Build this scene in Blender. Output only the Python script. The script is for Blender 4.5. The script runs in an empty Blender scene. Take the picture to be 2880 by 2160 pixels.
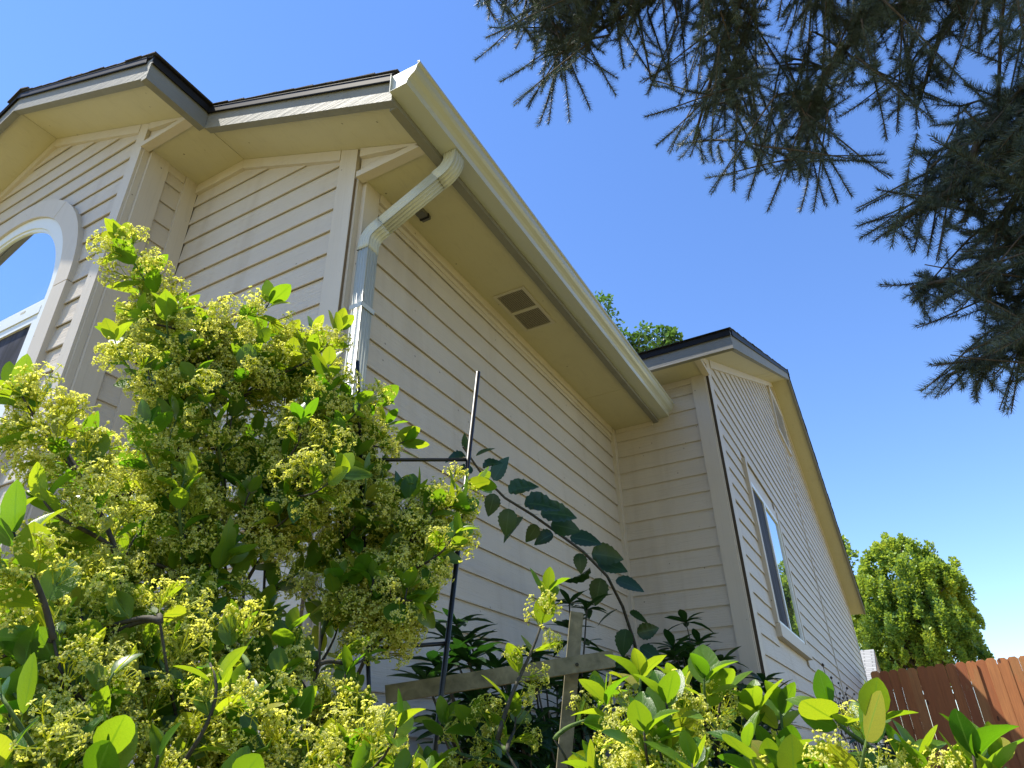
import bpy, math, random
import numpy as np
from mathutils import Vector, Matrix

R = math.radians
rng = np.random.default_rng(7)
random.seed(7)
scn = bpy.context.scene
col = scn.collection

# ------------------------------------------------------------------ camera
CAM = np.array([1.6251, -1.6507, 0.70])          # metres; ground is z = 0
F_PX, W_PX, H_PX = 1915.04, 2880, 2160
YAW, PIT, ROLL = -0.4882, 0.5145, -0.026
FW = np.array([math.sin(YAW) * math.cos(PIT), math.cos(YAW) * math.cos(PIT), math.sin(PIT)])
_r = np.array([math.cos(YAW), -math.sin(YAW), 0.0]); _u = np.cross(_r, FW)
RT = _r * math.cos(ROLL) + _u * math.sin(ROLL)
UP = -_r * math.sin(ROLL) + _u * math.cos(ROLL)
cd = bpy.data.cameras.new('camera'); cam = bpy.data.objects.new('camera', cd); col.objects.link(cam)
cd.sensor_width = 36.0; cd.lens = F_PX / W_PX * 36.0; cd.clip_start = 0.02; cd.clip_end = 2000.0
cam.matrix_world = Matrix([[RT[0], UP[0], -FW[0], CAM[0]], [RT[1], UP[1], -FW[1], CAM[1]],
                           [RT[2], UP[2], -FW[2], CAM[2]], [0, 0, 0, 1]])
scn.camera = cam

# ------------------------------------------------------------------ sky, sun, exposure
SUN = np.array([-0.40, -0.18, 0.88]); SUN /= np.linalg.norm(SUN)
world = bpy.data.worlds.new('World'); scn.world = world; world.use_nodes = True
nt = world.node_tree; bg = nt.nodes['Background']
sky = nt.nodes.new('ShaderNodeTexSky'); sky.sky_type = 'NISHITA'; sky.sun_disc = False
sky.sun_elevation = math.asin(SUN[2]); sky.sun_rotation = math.atan2(SUN[0], SUN[1])
sky.altitude = 0; sky.air_density = 1.0; sky.dust_density = 0.0; sky.ozone_density = 3.5
hs = nt.nodes.new('ShaderNodeHueSaturation'); hs.inputs['Hue'].default_value = 0.508; hs.inputs['Saturation'].default_value = 1.14
nt.links.new(sky.outputs[0], hs.inputs['Color']); nt.links.new(hs.outputs[0], bg.inputs[0]); bg.inputs[1].default_value = 0.13
sd = bpy.data.lights.new('sun', 'SUN'); sd.energy = 4.4; sd.angle = R(0.53); sd.color = (1.0, 0.94, 0.82)
sun = bpy.data.objects.new('sun', sd); col.objects.link(sun)
sun.rotation_euler = Vector(-SUN).to_track_quat('-Z', 'Y').to_euler(); sun.location = (-8, -4, 18)
scn.view_settings.view_transform = 'Standard'; scn.view_settings.look = 'None'
scn.view_settings.gamma = 1.0; scn.view_settings.use_curve_mapping = False
scn.view_settings.exposure = 1.15
scn.cycles.max_bounces = 10; scn.cycles.diffuse_bounces = 5; scn.cycles.glossy_bounces = 4
scn.cycles.transmission_bounces = 6

# ------------------------------------------------------------------ helpers
def ray(px, py):
    d = FW + RT * (px - W_PX / 2) / F_PX - UP * (py - H_PX / 2) / F_PX
    return d / np.linalg.norm(d)
def pt(px, py, dist): return CAM + ray(px, py) * dist
def pth(px, py, hd):                              # point at a horizontal distance
    d = ray(px, py); return CAM + d * hd / math.hypot(d[0], d[1])
def plane(px, py, ax, v):
    d = ray(px, py); return CAM + d * (v - CAM[ax]) / d[ax]
def project(p):
    v = np.asarray(p) - CAM; z = v @ FW
    return W_PX / 2 + F_PX * (v @ RT) / z, H_PX / 2 - F_PX * (v @ UP) / z, z
def nrm(v): return v / (np.linalg.norm(v) + 1e-12)

def tag(o, label=None, cat=None, group=None, kind=None):
    for k, v in (('label', label), ('category', cat), ('group', group), ('kind', kind)):
        if v: o[k] = v
    return o
def link(name, me, mat=None, parent=None):
    o = bpy.data.objects.new(name, me); col.objects.link(o)
    if mat is not None and len(me.materials) == 0: me.materials.append(mat)
    if parent is not None: o.parent = parent
    return o
def empty(name, loc=(0, 0, 0)):
    o = bpy.data.objects.new(name, None); col.objects.link(o); o.location = loc; o.empty_display_size = 0.1
    return o
class MB:
    def __init__(s): s.v = []; s.f = []
    def add(s, V, F):
        n = len(s.v); s.v += [tuple(map(float, p)) for p in V]; s.f += [tuple(i + n for i in q) for q in F]; return s
    def prism(s, P, vec):
        P = [np.asarray(p, float) for p in P]; k = len(P); vec = np.asarray(vec, float)
        V = P + [p + vec for p in P]
        F = [tuple(range(k))[::-1], tuple(range(k, 2 * k))] + [(i, (i + 1) % k, k + (i + 1) % k, k + i) for i in range(k)]
        nn = np.cross(P[1] - P[0], P[2] - P[0])
        if nn @ vec < 0: F = [f[::-1] for f in F]
        return s.add(V, F)
    def box(s, a, b):
        x0, y0, z0 = np.minimum(a, b); x1, y1, z1 = np.maximum(a, b)
        return s.prism([(x0, y0, z0), (x1, y0, z0), (x1, y1, z0), (x0, y1, z0)], (0, 0, z1 - z0))
    def tube(s, pts, rad, n=6):
        pts = [np.asarray(p, float) for p in pts]; rad = [rad] * len(pts) if np.isscalar(rad) else rad
        V = []; ref = np.array([0.31, 0.77, 0.55])
        for i, p in enumerate(pts):
            t = nrm(pts[min(i + 1, len(pts) - 1)] - pts[max(i - 1, 0)])
            a = nrm(np.cross(t, ref)); b = np.cross(t, a)
            for k in range(n):
                w = 2 * math.pi * k / n; V.append(p + rad[i] * (a * math.cos(w) + b * math.sin(w)))
        F = [(i * n + k, i * n + (k + 1) % n, (i + 1) * n + (k + 1) % n, (i + 1) * n + k) for i in range(len(pts) - 1) for k in range(n)]
        F += [tuple(range(n))[::-1], tuple((len(pts) - 1) * n + k for k in range(n))]
        return s.add(V, F)
    def mesh(s, name, smooth=False, off=(0, 0, 0)):
        me = bpy.data.meshes.new(name); V = np.array(s.v) - np.array(off)
        me.from_pydata(V.tolist(), [], s.f); me.update()
        if smooth: me.polygons.foreach_set('use_smooth', [True] * len(me.polygons))
        return me
    def obj(s, name, mat, parent=None, smooth=False, off=(0, 0, 0)):
        return link(name, s.mesh(name, smooth, off), mat, parent)
def np_mesh(name, V, T, uv=None, var=None, smooth=False):
    me = bpy.data.meshes.new(name); n = len(T)
    me.vertices.add(len(V)); me.vertices.foreach_set('co', np.ascontiguousarray(V, np.float32).ravel())
    me.loops.add(n * 3); me.loops.foreach_set('vertex_index', np.ascontiguousarray(T, np.int32).ravel())
    me.polygons.add(n); me.polygons.foreach_set('loop_start', np.arange(0, 3 * n, 3, dtype=np.int32))
    me.update(calc_edges=True)
    if smooth: me.polygons.foreach_set('use_smooth', np.ones(n, dtype=bool))
    if uv is not None:
        l = me.uv_layers.new(name='UVMap'); l.data.foreach_set('uv', np.ascontiguousarray(uv[np.asarray(T).ravel()], np.float32).ravel())
    if var is not None:
        a = me.attributes.new('var', 'FLOAT', 'POINT'); a.data.foreach_set('value', np.ascontiguousarray(var, np.float32))
    return me
def merge(tmpl, Ms, ts, var):
    """tmpl = (V, T, uv); Ms (n,3,3) columns are the local axes, ts (n,3), var (n,)"""
    V, T, uv = tmpl; n = len(ts); k = len(V)
    VV = np.einsum('nij,kj->nki', np.asarray(Ms), V) + np.asarray(ts)[:, None, :]
    TT = T[None] + (np.arange(n) * k)[:, None, None]
    return VV.reshape(-1, 3), TT.reshape(-1, 3), np.tile(uv, (n, 1)), np.repeat(np.asarray(var), k)
def basis(fwd, up, roll=0.0):
    y = nrm(fwd); x = nrm(np.cross(y, up)); z = np.cross(x, y)
    if roll: x, z = x * math.cos(roll) + z * math.sin(roll), -x * math.sin(roll) + z * math.cos(roll)
    return np.stack([x, y, z], 1)
def bez(a, b, c, d, n):
    t = np.linspace(0, 1, n)[:, None]
    return (1 - t)**3 * a + 3 * (1 - t)**2 * t * b + 3 * (1 - t) * t * t * c + t**3 * d

# ------------------------------------------------------------------ materials
class NT:
    def __init__(s, name):
        s.m = bpy.data.materials.new(name); s.m.use_nodes = True; s.t = s.m.node_tree
        s.p = s.t.nodes['Principled BSDF']; s.out = s.t.nodes['Material Output']
    def n(s, typ, **kw):
        nd = s.t.nodes.new('ShaderNode' + typ)
        for k, v in kw.items():
            if k in nd.inputs: s.set(nd.inputs[k], v)
            else: setattr(nd, k, v)
        return nd
    def set(s, inp, v):
        if isinstance(v, bpy.types.NodeSocket): s.t.links.new(v, inp)
        else: inp.default_value = v
    def P(s, **kw):
        for k, v in kw.items(): s.set(s.p.inputs[k.replace('_', ' ')], v)
        return s
    def coord(s, scale=(1, 1, 1), kind='Object'):
        c = s.n('TexCoord'); m = s.n('Mapping'); s.t.links.new(c.outputs[kind], m.inputs['Vector']); m.inputs['Scale'].default_value = scale
        return m.outputs[0]
    def noise(s, vec, scale=1.0, detail=4.0, rough=0.55, dist=0.0):
        return s.n('TexNoise', Vector=vec, Scale=scale, Detail=detail, Roughness=rough, Distortion=dist).outputs['Fac']
    def ramp(s, fac, stops):
        r = s.n('ValToRGB', Fac=fac); e = r.color_ramp.elements
        e[0].position, e[0].color = stops[0][0], (*stops[0][1], 1); e[1].position, e[1].color = stops[-1][0], (*stops[-1][1], 1)
        for p, c in stops[1:-1]: q = e.new(p); q.color = (*c, 1)
        return r.outputs[0]
    def mix(s, fac, a, b, mode='MIX'):
        m = s.n('Mix', data_type='RGBA', blend_type=mode)
        s.set(m.inputs[0], fac)
        for i, v in ((6, a), (7, b)): s.set(m.inputs[i], v if isinstance(v, bpy.types.NodeSocket) else (*v, 1))
        return m.outputs[2]
    def math(s, op, a, b=0.0, c=None):
        m = s.n('Math', operation=op); s.set(m.inputs[0], a); s.set(m.inputs[1], b)
        if c is not None: s.set(m.inputs[2], c)
        return m.outputs[0]
    def bump(s, h, strength=0.3, dist=0.003):
        b = s.n('Bump', Height=h, Strength=strength, Distance=dist); s.t.links.new(b.outputs[0], s.p.inputs['Normal']); return s

def paint(name, c, grain, bump=0.5, rough=0.55, swirl=0.0, specks=True, dirt=0.12, bdist=0.003, spec=0.35):
    """painted, embossed wood-grain board; grain = object-space stretch"""
    m = NT(name)
    g = m.noise(m.coord(grain), 1.0, 5.0, 0.62, swirl)
    fine = m.noise(m.coord((160, 160, 160)), 1.0, 2.0)
    big = m.noise(m.coord((1.3, 1.3, 2.1)), 1.0, 5.0, 0.6)
    base = m.mix(m.math('MULTIPLY', m.n('MapRange', Value=big, **{'From Min': 0.35, 'From Max': 0.75}).outputs[0], dirt * 2), c, tuple(x * k for x, k in zip(c, (0.80, 0.77, 0.72))))
    base = m.mix(m.math('MULTIPLY', m.math('GREATER_THAN', g, 0.60), 0.20), base, tuple(x * 0.75 for x in c))
    stv = m.noise(m.coord((8, 8, 0.55)), 1.0, 4.0, 0.6); base = m.mix(m.math('MULTIPLY', m.n('MapRange', Value=stv, **{'From Min': 0.52, 'From Max': 0.75}).outputs[0], dirt * 1.6), base, tuple(x * k for x, k in zip(c, (0.62, 0.56, 0.47))))
    if specks:
        vo = m.n('TexVoronoi', Vector=m.coord((9, 9, 9)), Scale=1.0); vo.inputs['Randomness'].default_value = 1.0
        base = m.mix(m.math('MULTIPLY', m.math('LESS_THAN', vo.outputs['Distance'], 0.045), 0.7), base, (0.10, 0.08, 0.06))
    m.P(Base_Color=base, Roughness=rough, Specular_IOR_Level=spec)
    m.bump(m.math('ADD', g, m.math('MULTIPLY', fine, 0.25)), bump, bdist)
    return m.m
SID = (0.55, 0.495, 0.425)
M = {}
M['siding'] = paint('painted_siding', SID, (2.6, 2.6, 60), 0.8, 0.5, 1.4, dirt=0.2, bdist=0.004)
M['trim_v'] = paint('painted_trim_vertical', (0.56, 0.505, 0.43), (60, 60, 2.0), 0.45, 0.5, 0.8)
M['trim_h'] = paint('painted_trim_horizontal', (0.56, 0.505, 0.43), (2.0, 2.0, 60), 0.45, 0.5, 0.8)
M['soffit'] = paint('painted_soffit', (0.53, 0.49, 0.33), (26, 5, 8), 0.35, 0.55, 2.5, dirt=0.08)
M['fascia'] = paint('painted_fascia', (0.225, 0.222, 0.20), (3, 3, 70), 0.8, 0.62, 0.6, dirt=0.2, bdist=0.004, spec=0.24)
m = NT('drip_edge_metal'); m.P(Base_Color=(0.012, 0.011, 0.012, 1), Roughness=0.6, Metallic=0.0, Specular_IOR_Level=0.2); M['drip'] = m.m
m = NT('asphalt_shingle'); c = m.coord((240, 240, 240)); nn = m.noise(c, 1.0, 3.0, 0.7)
m.P(Base_Color=m.ramp(nn, [(0.3, (0.012, 0.011, 0.012)), (0.7, (0.05, 0.045, 0.045))]), Roughness=0.9); m.bump(nn, 0.6, 0.004); M['shingle'] = m.m
m = NT('gutter_enamel'); nn = m.noise(m.coord((3, 1.2, 3)), 2.0, 4.0)
m.P(Base_Color=m.mix(m.math('MULTIPLY', nn, 0.25), (0.50, 0.52, 0.48), (0.38, 0.40, 0.35)), Roughness=0.28, Specular_IOR_Level=0.55, Coat_Weight=0.15)
m.bump(m.noise(m.coord((5, 0.8, 5)), 1.0, 2.0), 0.08, 0.01); M['gutter'] = m.m
m = NT('window_vinyl'); m.P(Base_Color=(0.72, 0.74, 0.72, 1), Roughness=0.35); M['vinyl'] = m.m
def glass(name, tint, mixf, rough=0.012):
    m = NT(name); m.P(Base_Color=(*tint, 1), Roughness=0.6, Specular_IOR_Level=0.2)
    g = m.n('BsdfGlossy', Roughness=rough); g.inputs['Color'].default_value = (0.92, 0.97, 1.0, 1)
    lw = m.n('LayerWeight', Blend=0.35)
    f = m.n('MapRange', Value=lw.outputs['Fresnel'], **{'To Min': mixf, 'To Max': 1.0})
    w = m.noise(m.coord((1.2, 1.2, 1.2)), 1.0, 1.0); b = m.n('Bump', Height=w, Strength=0.04, Distance=0.02)
    m.t.links.new(b.outputs[0], g.inputs['Normal'])
    mx = m.n('MixShader', Fac=f.outputs[0]); m.t.links.new(m.p.outputs[0], mx.inputs[1]); m.t.links.new(g.outputs[0], mx.inputs[2])
    m.t.links.new(mx.outputs[0], m.out.inputs['Surface']); return m.m
M['glass'] = glass('window_glass', (0.012, 0.014, 0.016), 0.72)
m = NT('insect_screen'); c = m.coord((9, 9, 2.2)); nn = m.noise(c, 1.0, 5.0, 0.6, 0.8)
m.P(Base_Color=m.ramp(nn, [(0.35, (0.020, 0.020, 0.024)), (0.62, (0.055, 0.055, 0.075)), (0.8, (0.11, 0.11, 0.13))]), Roughness=0.7, Specular_IOR_Level=0.12); M['screen'] = m.m
m = NT('dark_gap'); m.P(Base_Color=(0.06, 0.045, 0.03, 1), Roughness=0.9); M['gap'] = m.m
m = NT('brown_joint'); m.P(Base_Color=(0.17, 0.125, 0.08, 1), Roughness=0.9); M['gap2'] = m.m
m = NT('grey_plastic'); m.P(Base_Color=(0.10, 0.10, 0.10, 1), Roughness=0.45); M['greybox'] = m.m
m = NT('vent_metal'); m.P(Base_Color=(0.50, 0.46, 0.36, 1), Roughness=0.4); M['vent'] = m.m
m = NT('concrete'); m.P(Base_Color=(0.35, 0.34, 0.32, 1), Roughness=0.9); m.bump(m.noise(m.coord((40, 40, 40))), 0.3, 0.003); M['concrete'] = m.m

# ------------------------------------------------------------------ ground
m = NT('lawn'); c = m.coord((1, 1, 1)); nn = m.noise(c, 1.4, 8.0, 0.7); fine = m.noise(c, 60.0, 3.0, 0.7)
m.P(Base_Color=m.mix(fine, m.ramp(nn, [(0.3, (0.15, 0.15, 0.03)), (0.7, (0.29, 0.24, 0.06))]), (0.34, 0.27, 0.09)), Roughness=0.9); m.bump(fine, 0.8, 0.03); M['lawn'] = m.m
m = NT('mulch'); c = m.coord((45, 45, 45)); nn = m.noise(c, 1.0, 4.0, 0.7)
m.P(Base_Color=m.ramp(nn, [(0.3, (0.03, 0.02, 0.012)), (0.7, (0.12, 0.085, 0.055))]), Roughness=0.95); m.bump(nn, 0.9, 0.02); M['mulch'] = m.m
g = MB(); N = 40
xs = np.linspace(-1, 1, N + 1); xs = np.sign(xs) * np.abs(xs)**3 * 350
for j in range(N + 1):
    for i in range(N + 1): g.v.append((xs[i], xs[j], 0.0))
for j in range(N):
    for i in range(N): a = j * (N + 1) + i; g.f.append((a, a + 1, a + N + 2, a + N + 1))
tag(g.obj('lawn', M['lawn']), kind='structure')
bed = MB().prism([(-3.6, -1.9, 0.004), (0.9, -1.5, 0.004), (1.25, 0.2, 0.004), (1.45, 3.4, 0.004), (1.5, 14.2, 0.004), (0.5, 14.2, 0.004), (0.5, 3.0, 0.004), (-0.3, 3.0, 0.004), (-0.3, -0.1, 0.004), (-3.6, -0.3, 0.004)], (0, 0, 0.012))
tag(bed.obj('planting_bed', M['mulch']), kind='structure')

# ------------------------------------------------------------------ house
ZS = 3.032                                        # level soffit over the long side wall
A_, B_, L_, D_ = 0.3293, 1.2324, 3.0875, 0.7991
OC, RB, OA, RA, WA = 0.3911, 0.2826, 0.3926, 0.2888, 1.0918
PP, PE, ZD, RE, OD, WE = 0.4629, 0.4478, 0.2851, 0.2893, 0.3238, 5.593
HC = 0.132
ZA = PP * (OC + B_ - OA)
FT, FH = 0.038, 0.145                             # fascia thickness, height
DL = 0.018
house = tag(empty('house'), 'beige lap-sided house with white gutter, downspout and dark shingle roof', 'house')

class Wall:
    """vertical wall; axis 'y' faces -Y (u = x), axis 'x' faces +X (u = y)"""
    def __init__(s, ax, c, u0, u1, top, phase, holes=(), name='wall', zbot=0.30, wav=0.0008, ends=()):
        s.ax, s.c, s.top = ax, c, top
        us = [u0, u1] + [e for e in ends if u0 < e < u1]; us.sort()
        P = [s.p(u0, -0.004, 0.0), s.p(u1, -0.004, 0.0)] + [s.p(u, -0.004, top(u) + ZS + 0.03) for u in us[::-1]]
        s.o = MB().prism(P, s.d(-0.09)).obj(name, M['siding'], house)
        z = phase + ZS
        while z > zbot: z -= HC
        while z < max(top(u) for u in us) + ZS:
            zm = z + HC * 0.45 - ZS
            uu = np.linspace(u0 + 0.022, u1 - 0.022, 240); ok = uu[[top(u) > zm for u in uu]]
            if len(ok) > 1:
                segs = [(ok[0], ok[-1])]
                for hole in holes:
                    hw = hole(z - ZS, z - ZS + HC)
                    if hw is None: continue
                    out = []
                    ev = lambda q: q(0.5) if callable(q) else q
                    for a, b in segs:
                        if hw[1](0.5) <= ev(a) or hw[0](0.5) >= ev(b): out.append((a, b)); continue
                        if hw[0](0.5) > ev(a) + 0.02: out.append((a, hw[0]))
                        if hw[1](0.5) < ev(b) - 0.02: out.append((hw[1], b))
                    segs = out
                for a, b in segs: s.board(z, a, b, wav)
            z += HC
    def p(s, u, d, z): return np.array([u, s.c - d, z]) if s.ax == 'y' else np.array([s.c + d, u, z])
    def d(s, k): return np.array([0, -k, 0]) if s.ax == 'y' else np.array([k, 0, 0])
    def board(s, z, a, b, wav):
        jd, jz = random.gauss(0, 0.0007), random.gauss(0, 0.0012)
        fa = a if callable(a) else (lambda t: a); fb = b if callable(b) else (lambda t: b)
        prof = [(0.009, 0.001), (0.009, 0.0066), (0.0, 0.0072), (0.0, 0.0140 + jd), (0.004, 0.0148 + jd), (HC * 0.35, 0.0108 + jd), (HC * 0.7, 0.0078), (HC - 0.016, 0.006), (HC - 0.014, 0.0035), (HC + 0.004, 0.0028)]
        n = max(2, int(abs(fb(0.5) - fa(0.5)) / 0.35) + 1); V = []; k = len(prof)
        for i in range(n + 1):
            dz = random.gauss(0, wav) + jz
            for (pz, pd) in prof:
                t = min(max(pz / HC, 0), 1); u = fa(t) + (fb(t) - fa(t)) * i / n
                V.append(s.p(u, pd, z + pz + dz))
        F = [(i * k + j, (i + 1) * k + j, (i + 1) * k + j + 1, i * k + j + 1) for i in range(n) for j in range(k - 1)]
        F += [tuple(range(k)), tuple(n * k + j for j in range(k))[::-1]]
        if s.ax == 'y': pass
        else: F = [f for f in F]
        mb = MB().add(V, F); mb.obj('siding_board', M['siding'], s.o)
    def trim(s, poly, d1=0.026, d0=0.0, mat='trim_v', name='trim_board', parent=None):
        """poly in (u, z relative to the level soffit)"""
        return MB().prism([s.p(u, d0, z + ZS) for u, z in poly], s.d(d1 - d0)).obj(name, M[mat], parent or s.o)

rakeB = lambda x: min(PP * (OC - x), ZA)
XA = -B_ - WA                                     # ridge of the front gable
def rakeA(x): return ZA + PP * ((-B_ + OA) - x) if x >= XA else ZA + PP * ((-B_ + OA) - XA) - PP * (XA - x)
def rakeE(y): return ZD + PE * (OD + min(y - L_, 2 * WE - (y - L_)))
YE = L_ + WE

# arched window in the gable wall
WX, WZ = XA, -0.222
RO, RI, RG = 0.845, 0.729, 0.660
WBOT = -1.75
def archhole(z0, z1):
    if z1 < WBOT - 0.06 or z0 > WZ + RO - 0.05: return None
    rm = RO - 0.035
    def hw(t):
        z = z0 + t * HC - WZ
        return rm if z <= 0 else math.sqrt(max(rm * rm - z * z, 1e-6))
    return (lambda t: WX - hw(t), lambda t: WX + hw(t))
EW0, EW1, EWB, EWT = 6.06 * .66, 8.46 * .66, -2.30 * .66, -0.16 * .66   # window in the side gable wall (outer casing)
BAT = 12.70 * .66
def ewin(z0, z1):
    if z1 < EWB + 0.02 or z0 > EWT - 0.02: return None
    return (lambda t: EW0 + 0.02, lambda t: EW1 - 0.02)
def ebat(z0, z1): return (lambda t: BAT - 0.012, lambda t: BAT + 0.012)

wA = Wall('y', -A_, -3.416, -B_, rakeA, 0.0396, (archhole,), ends=(XA,))
wB = Wall('y', 0.0, -B_, 0.0, rakeB, 0.020, ends=(-B_ + OA,))
wR = Wall('x', -B_, -A_, 0.0, lambda u: ZA, 0.055)
wC = Wall('x', 0.0, 0.0, L_, lambda u: 0.0, -0.112)
wD = Wall('y', L_, 0.0, D_, lambda u: ZD, -0.240)
wE = Wall('x', D_, L_, L_ + 2 * WE, rakeE, 0.265, (ewin, ebat), wav=0.0022, ends=(YE,))

LOW = 0.15 - ZS
# corner boards
wA.trim([(-B_ - 0.086, LOW), (-B_ - 0.006, LOW), (-B_ - 0.006, rakeA(-B_)), (-B_ - 0.086, rakeA(-B_ - 0.086))], name='corner_board')
wR.trim([(-A_ + 0.020, LOW), (-A_ + 0.128, LOW), (-A_ + 0.128, ZA), (-A_ + 0.020, ZA)], 0.024, name='corner_board')
wR.trim([(-0.098, LOW), (-0.014, LOW), (-0.014, ZA), (-0.098, ZA)], 0.024, name='corner_board')
wB.trim([(-0.118, LOW), (-0.014, LOW), (-0.014, rakeB(-0.01)), (-0.118, rakeB(-0.118))], name='corner_board')
wC.trim([(0.018, LOW), (0.112, LOW), (0.112, 0), (0.018, 0)], 0.022, name='corner_board')
wC.trim([(L_ - 0.062, LOW), (L_ - 0.004, LOW), (L_ - 0.004, -0.004), (L_ - 0.062, -0.004)], 0.036, name='corner_board')
wD.trim([(D_ - 0.108, LOW), (D_ - 0.004, LOW), (D_ - 0.004, ZD), (D_ - 0.108, ZD)], name='corner_board')
wE.trim([(L_ + 0.022, LOW), (L_ + 0.165, LOW), (L_ + 0.165, rakeE(L_ + 0.165)), (L_ + 0.022, rakeE(L_ + 0.022))], 0.022, name='corner_board')
wE.trim([(L_ + 2 * WE - 0.12, LOW), (L_ + 2 * WE - 0.004, LOW), (L_ + 2 * WE - 0.004, ZD), (L_ + 2 * WE - 0.12, rakeE(L_ + 2 * WE - 0.12))], 0.022, name='corner_board')
wE.trim([(BAT - 0.02, LOW), (BAT + 0.02, LOW), (BAT + 0.02, 2.68 * .66), (BAT - 0.02, 2.68 * .66)], 0.022, name='batten')
# the open joints between the corner boards
for nm, a, b in (('joint', (-0.013, -0.012, LOW), (-0.001, 0.017, 0)), ('joint', (-B_ - 0.006, -A_ - 0.012, LOW), (-B_ + 0.004, -A_ + 0.019, ZA)), ('joint', (D_ - 0.0035, L_ - 0.012, LOW), (D_ + 0.003, L_ + 0.021, ZD))):
    a = np.array(a) + (0, 0, ZS); b = np.array(b) + (0, 0, ZS); MB().box(a, b).obj(nm, M['trim_v'], house)
MB().box((D_ + 0.0035, L_ + 0.015, 0.2), (D_ + 0.0225, L_ + 0.0215, ZS + ZD)).obj('joint', M['gap'], house)
MB().box((-0.0135, -0.0245, 0.2), (-0.0118, -0.0125, ZS)).obj('joint', M['gap2'], house)
# frieze boards under the soffits
def frieze_rake(w, fn, u0, u1, h, d=0.028, **kw):
    w.trim([(u0, fn(u0) - h), (u1, fn(u1) - h), (u1, fn(u1) - 0.001), (u0, fn(u0) - 0.001)], d, mat='trim_h', name='frieze_board', **kw)
frieze_rake(wA, rakeA, XA + 0.001, -B_ - 0.088, 0.066)
frieze_rake(wA, rakeA, -3.416, XA - 0.001, 0.066)
frieze_rake(wB, rakeB, -B_ + OA, -0.120, 0.066)
frieze_rake(wB, lambda x: ZA, -B_ + 0.026, -B_ + OA - 0.002, 0.066)
frieze_rake(wR, lambda x: ZA, -A_ + 0.130, -0.100, 0.05, 0.020)
frieze_rake(wC, lambda y: 0.0, 0.114, L_ - 0.064, 0.052, 0.030)
frieze_rake(wC, lambda y: -0.0535, 0.114, L_ - 0.064, 0.030, 0.017)
frieze_rake(wD, lambda x: 0.0, 0.04, OC - 0.05, 0.034, 0.020)
frieze_rake(wD, lambda x: ZD, 0.04, D_ - 0.110, 0.05, 0.020)
frieze_rake(wE, rakeE, L_ + 0.167, YE - 0.001, 0.075)
frieze_rake(wE, rakeE, YE + 0.001, L_ + 2 * WE - 0.122, 0.075)
# boxed eave returns: a small siding triangle with its two trims
def eave_return(ax, c, u0, uo, zlev, pitch, sgn):
    """u0 wall corner, uo outer edge, wall plane coordinate c"""
    def P(u, z, d): return (u, c - d, z + ZS) if ax == 'y' else (c + d, u, z + ZS)
    h = abs(uo - u0) * pitch; vec = (0, -1, 0) if ax == 'y' else (1, 0, 0); vec = np.array(vec, float)
    r = MB().prism([P(u0 + sgn * 0.001, zlev - 0.001, 0), P(uo - sgn * 0.04, zlev - 0.001, 0), P(uo - sgn * 0.04, zlev + 0.04 * pitch, 0), P(u0 + sgn * 0.001, zlev + h, 0)], vec * 0.008).obj('eave_return', M['siding'], house)
    t = 0.058
    MB().prism([P(u0 + sgn * 0.006, zlev + h - t, 0.0085), P(uo - sgn * 0.05, zlev + 0.05 * pitch - 0.01, 0.0085), P(uo - sgn * 0.042, zlev + 0.042 * pitch - 0.002, 0.0085), P(u0 + sgn * 0.006, zlev + h - 0.006 * pitch - 0.002, 0.0085)], vec * 0.022).obj('trim_board', M['trim_h'], r)
    MB().prism([P(u0 + sgn * 0.004, zlev - 0.012, -0.01), P(uo - sgn * 0.042, zlev - 0.012, -0.01), P(uo - sgn * 0.075, zlev + 0.022, -0.01), P(u0 + sgn * 0.004, zlev + 0.022, -0.01)], vec * 0.046).obj('trim_board', M['trim_h'], r)
eave_return('y', 0.0, 0.0, OC, 0.0, PP, 1)
eave_return('y', -A_, -B_, -B_ + OA, ZA, PP, 1)
eave_return('x', D_, L_, L_ - OD, ZD, PE, -1)

# soffit panels (small open joints between sheets)
def soffit(P, name='soffit_panel'): return MB().prism([np.array(p, float) + (0, 0, ZS) for p in P], (0, 0, 0.012)).obj(name, M['soffit'], house)
xi = OC - FT
for y0, y1 in ((0.0, 2.46), (2.4635, L_)): soffit([(0, y0, 0), (xi, y0, 0), (xi, y1, 0), (0, y1, 0)])
xa = -B_ + OA
soffit([(xi, -RB + FT, PP * FT), (xa + 0.0015, -RB + FT, PP * (OC - xa)), (xa + 0.0015, 0, PP * (OC - xa)), (xi, 0, PP * FT)])
soffit([(-B_, -A_, ZA), (xa - 0.0015, -A_, ZA), (xa - 0.0015, 0, ZA), (-B_, 0, ZA)])
soffit([(xa - FT, -A_ - RA + FT, rakeA(xa - FT)), (XA + 0.0015, -A_ - RA + FT, rakeA(XA)), (XA + 0.0015, -A_, rakeA(XA)), (xa - FT, -A_, rakeA(xa - FT))])
soffit([(XA - 0.0015, -A_ - RA + FT, rakeA(XA)), (-3.85, -A_ - RA + FT, rakeA(-3.85)), (-3.85, -A_, rakeA(-3.85)), (XA - 0.0015, -A_, rakeA(XA))])
soffit([(-0.1, L_ - OD + FT, ZD), (D_, L_ - OD + FT, ZD), (D_, L_, ZD), (-0.1, L_, ZD)])
ys = [L_ - OD + FT, YE - 2.35, YE - 1.75, YE]
for a, b in zip(ys[:-1], ys[1:]):
    soffit([(D_, a + 0.002, rakeE(a)), (D_ + RE - FT, a + 0.002, rakeE(a)), (D_ + RE - FT, b - 0.002, rakeE(b)), (D_, b - 0.002, rakeE(b))])
ys = [YE, YE + 1.95, YE + 3.9, L_ + 2 * WE + OD]
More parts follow.
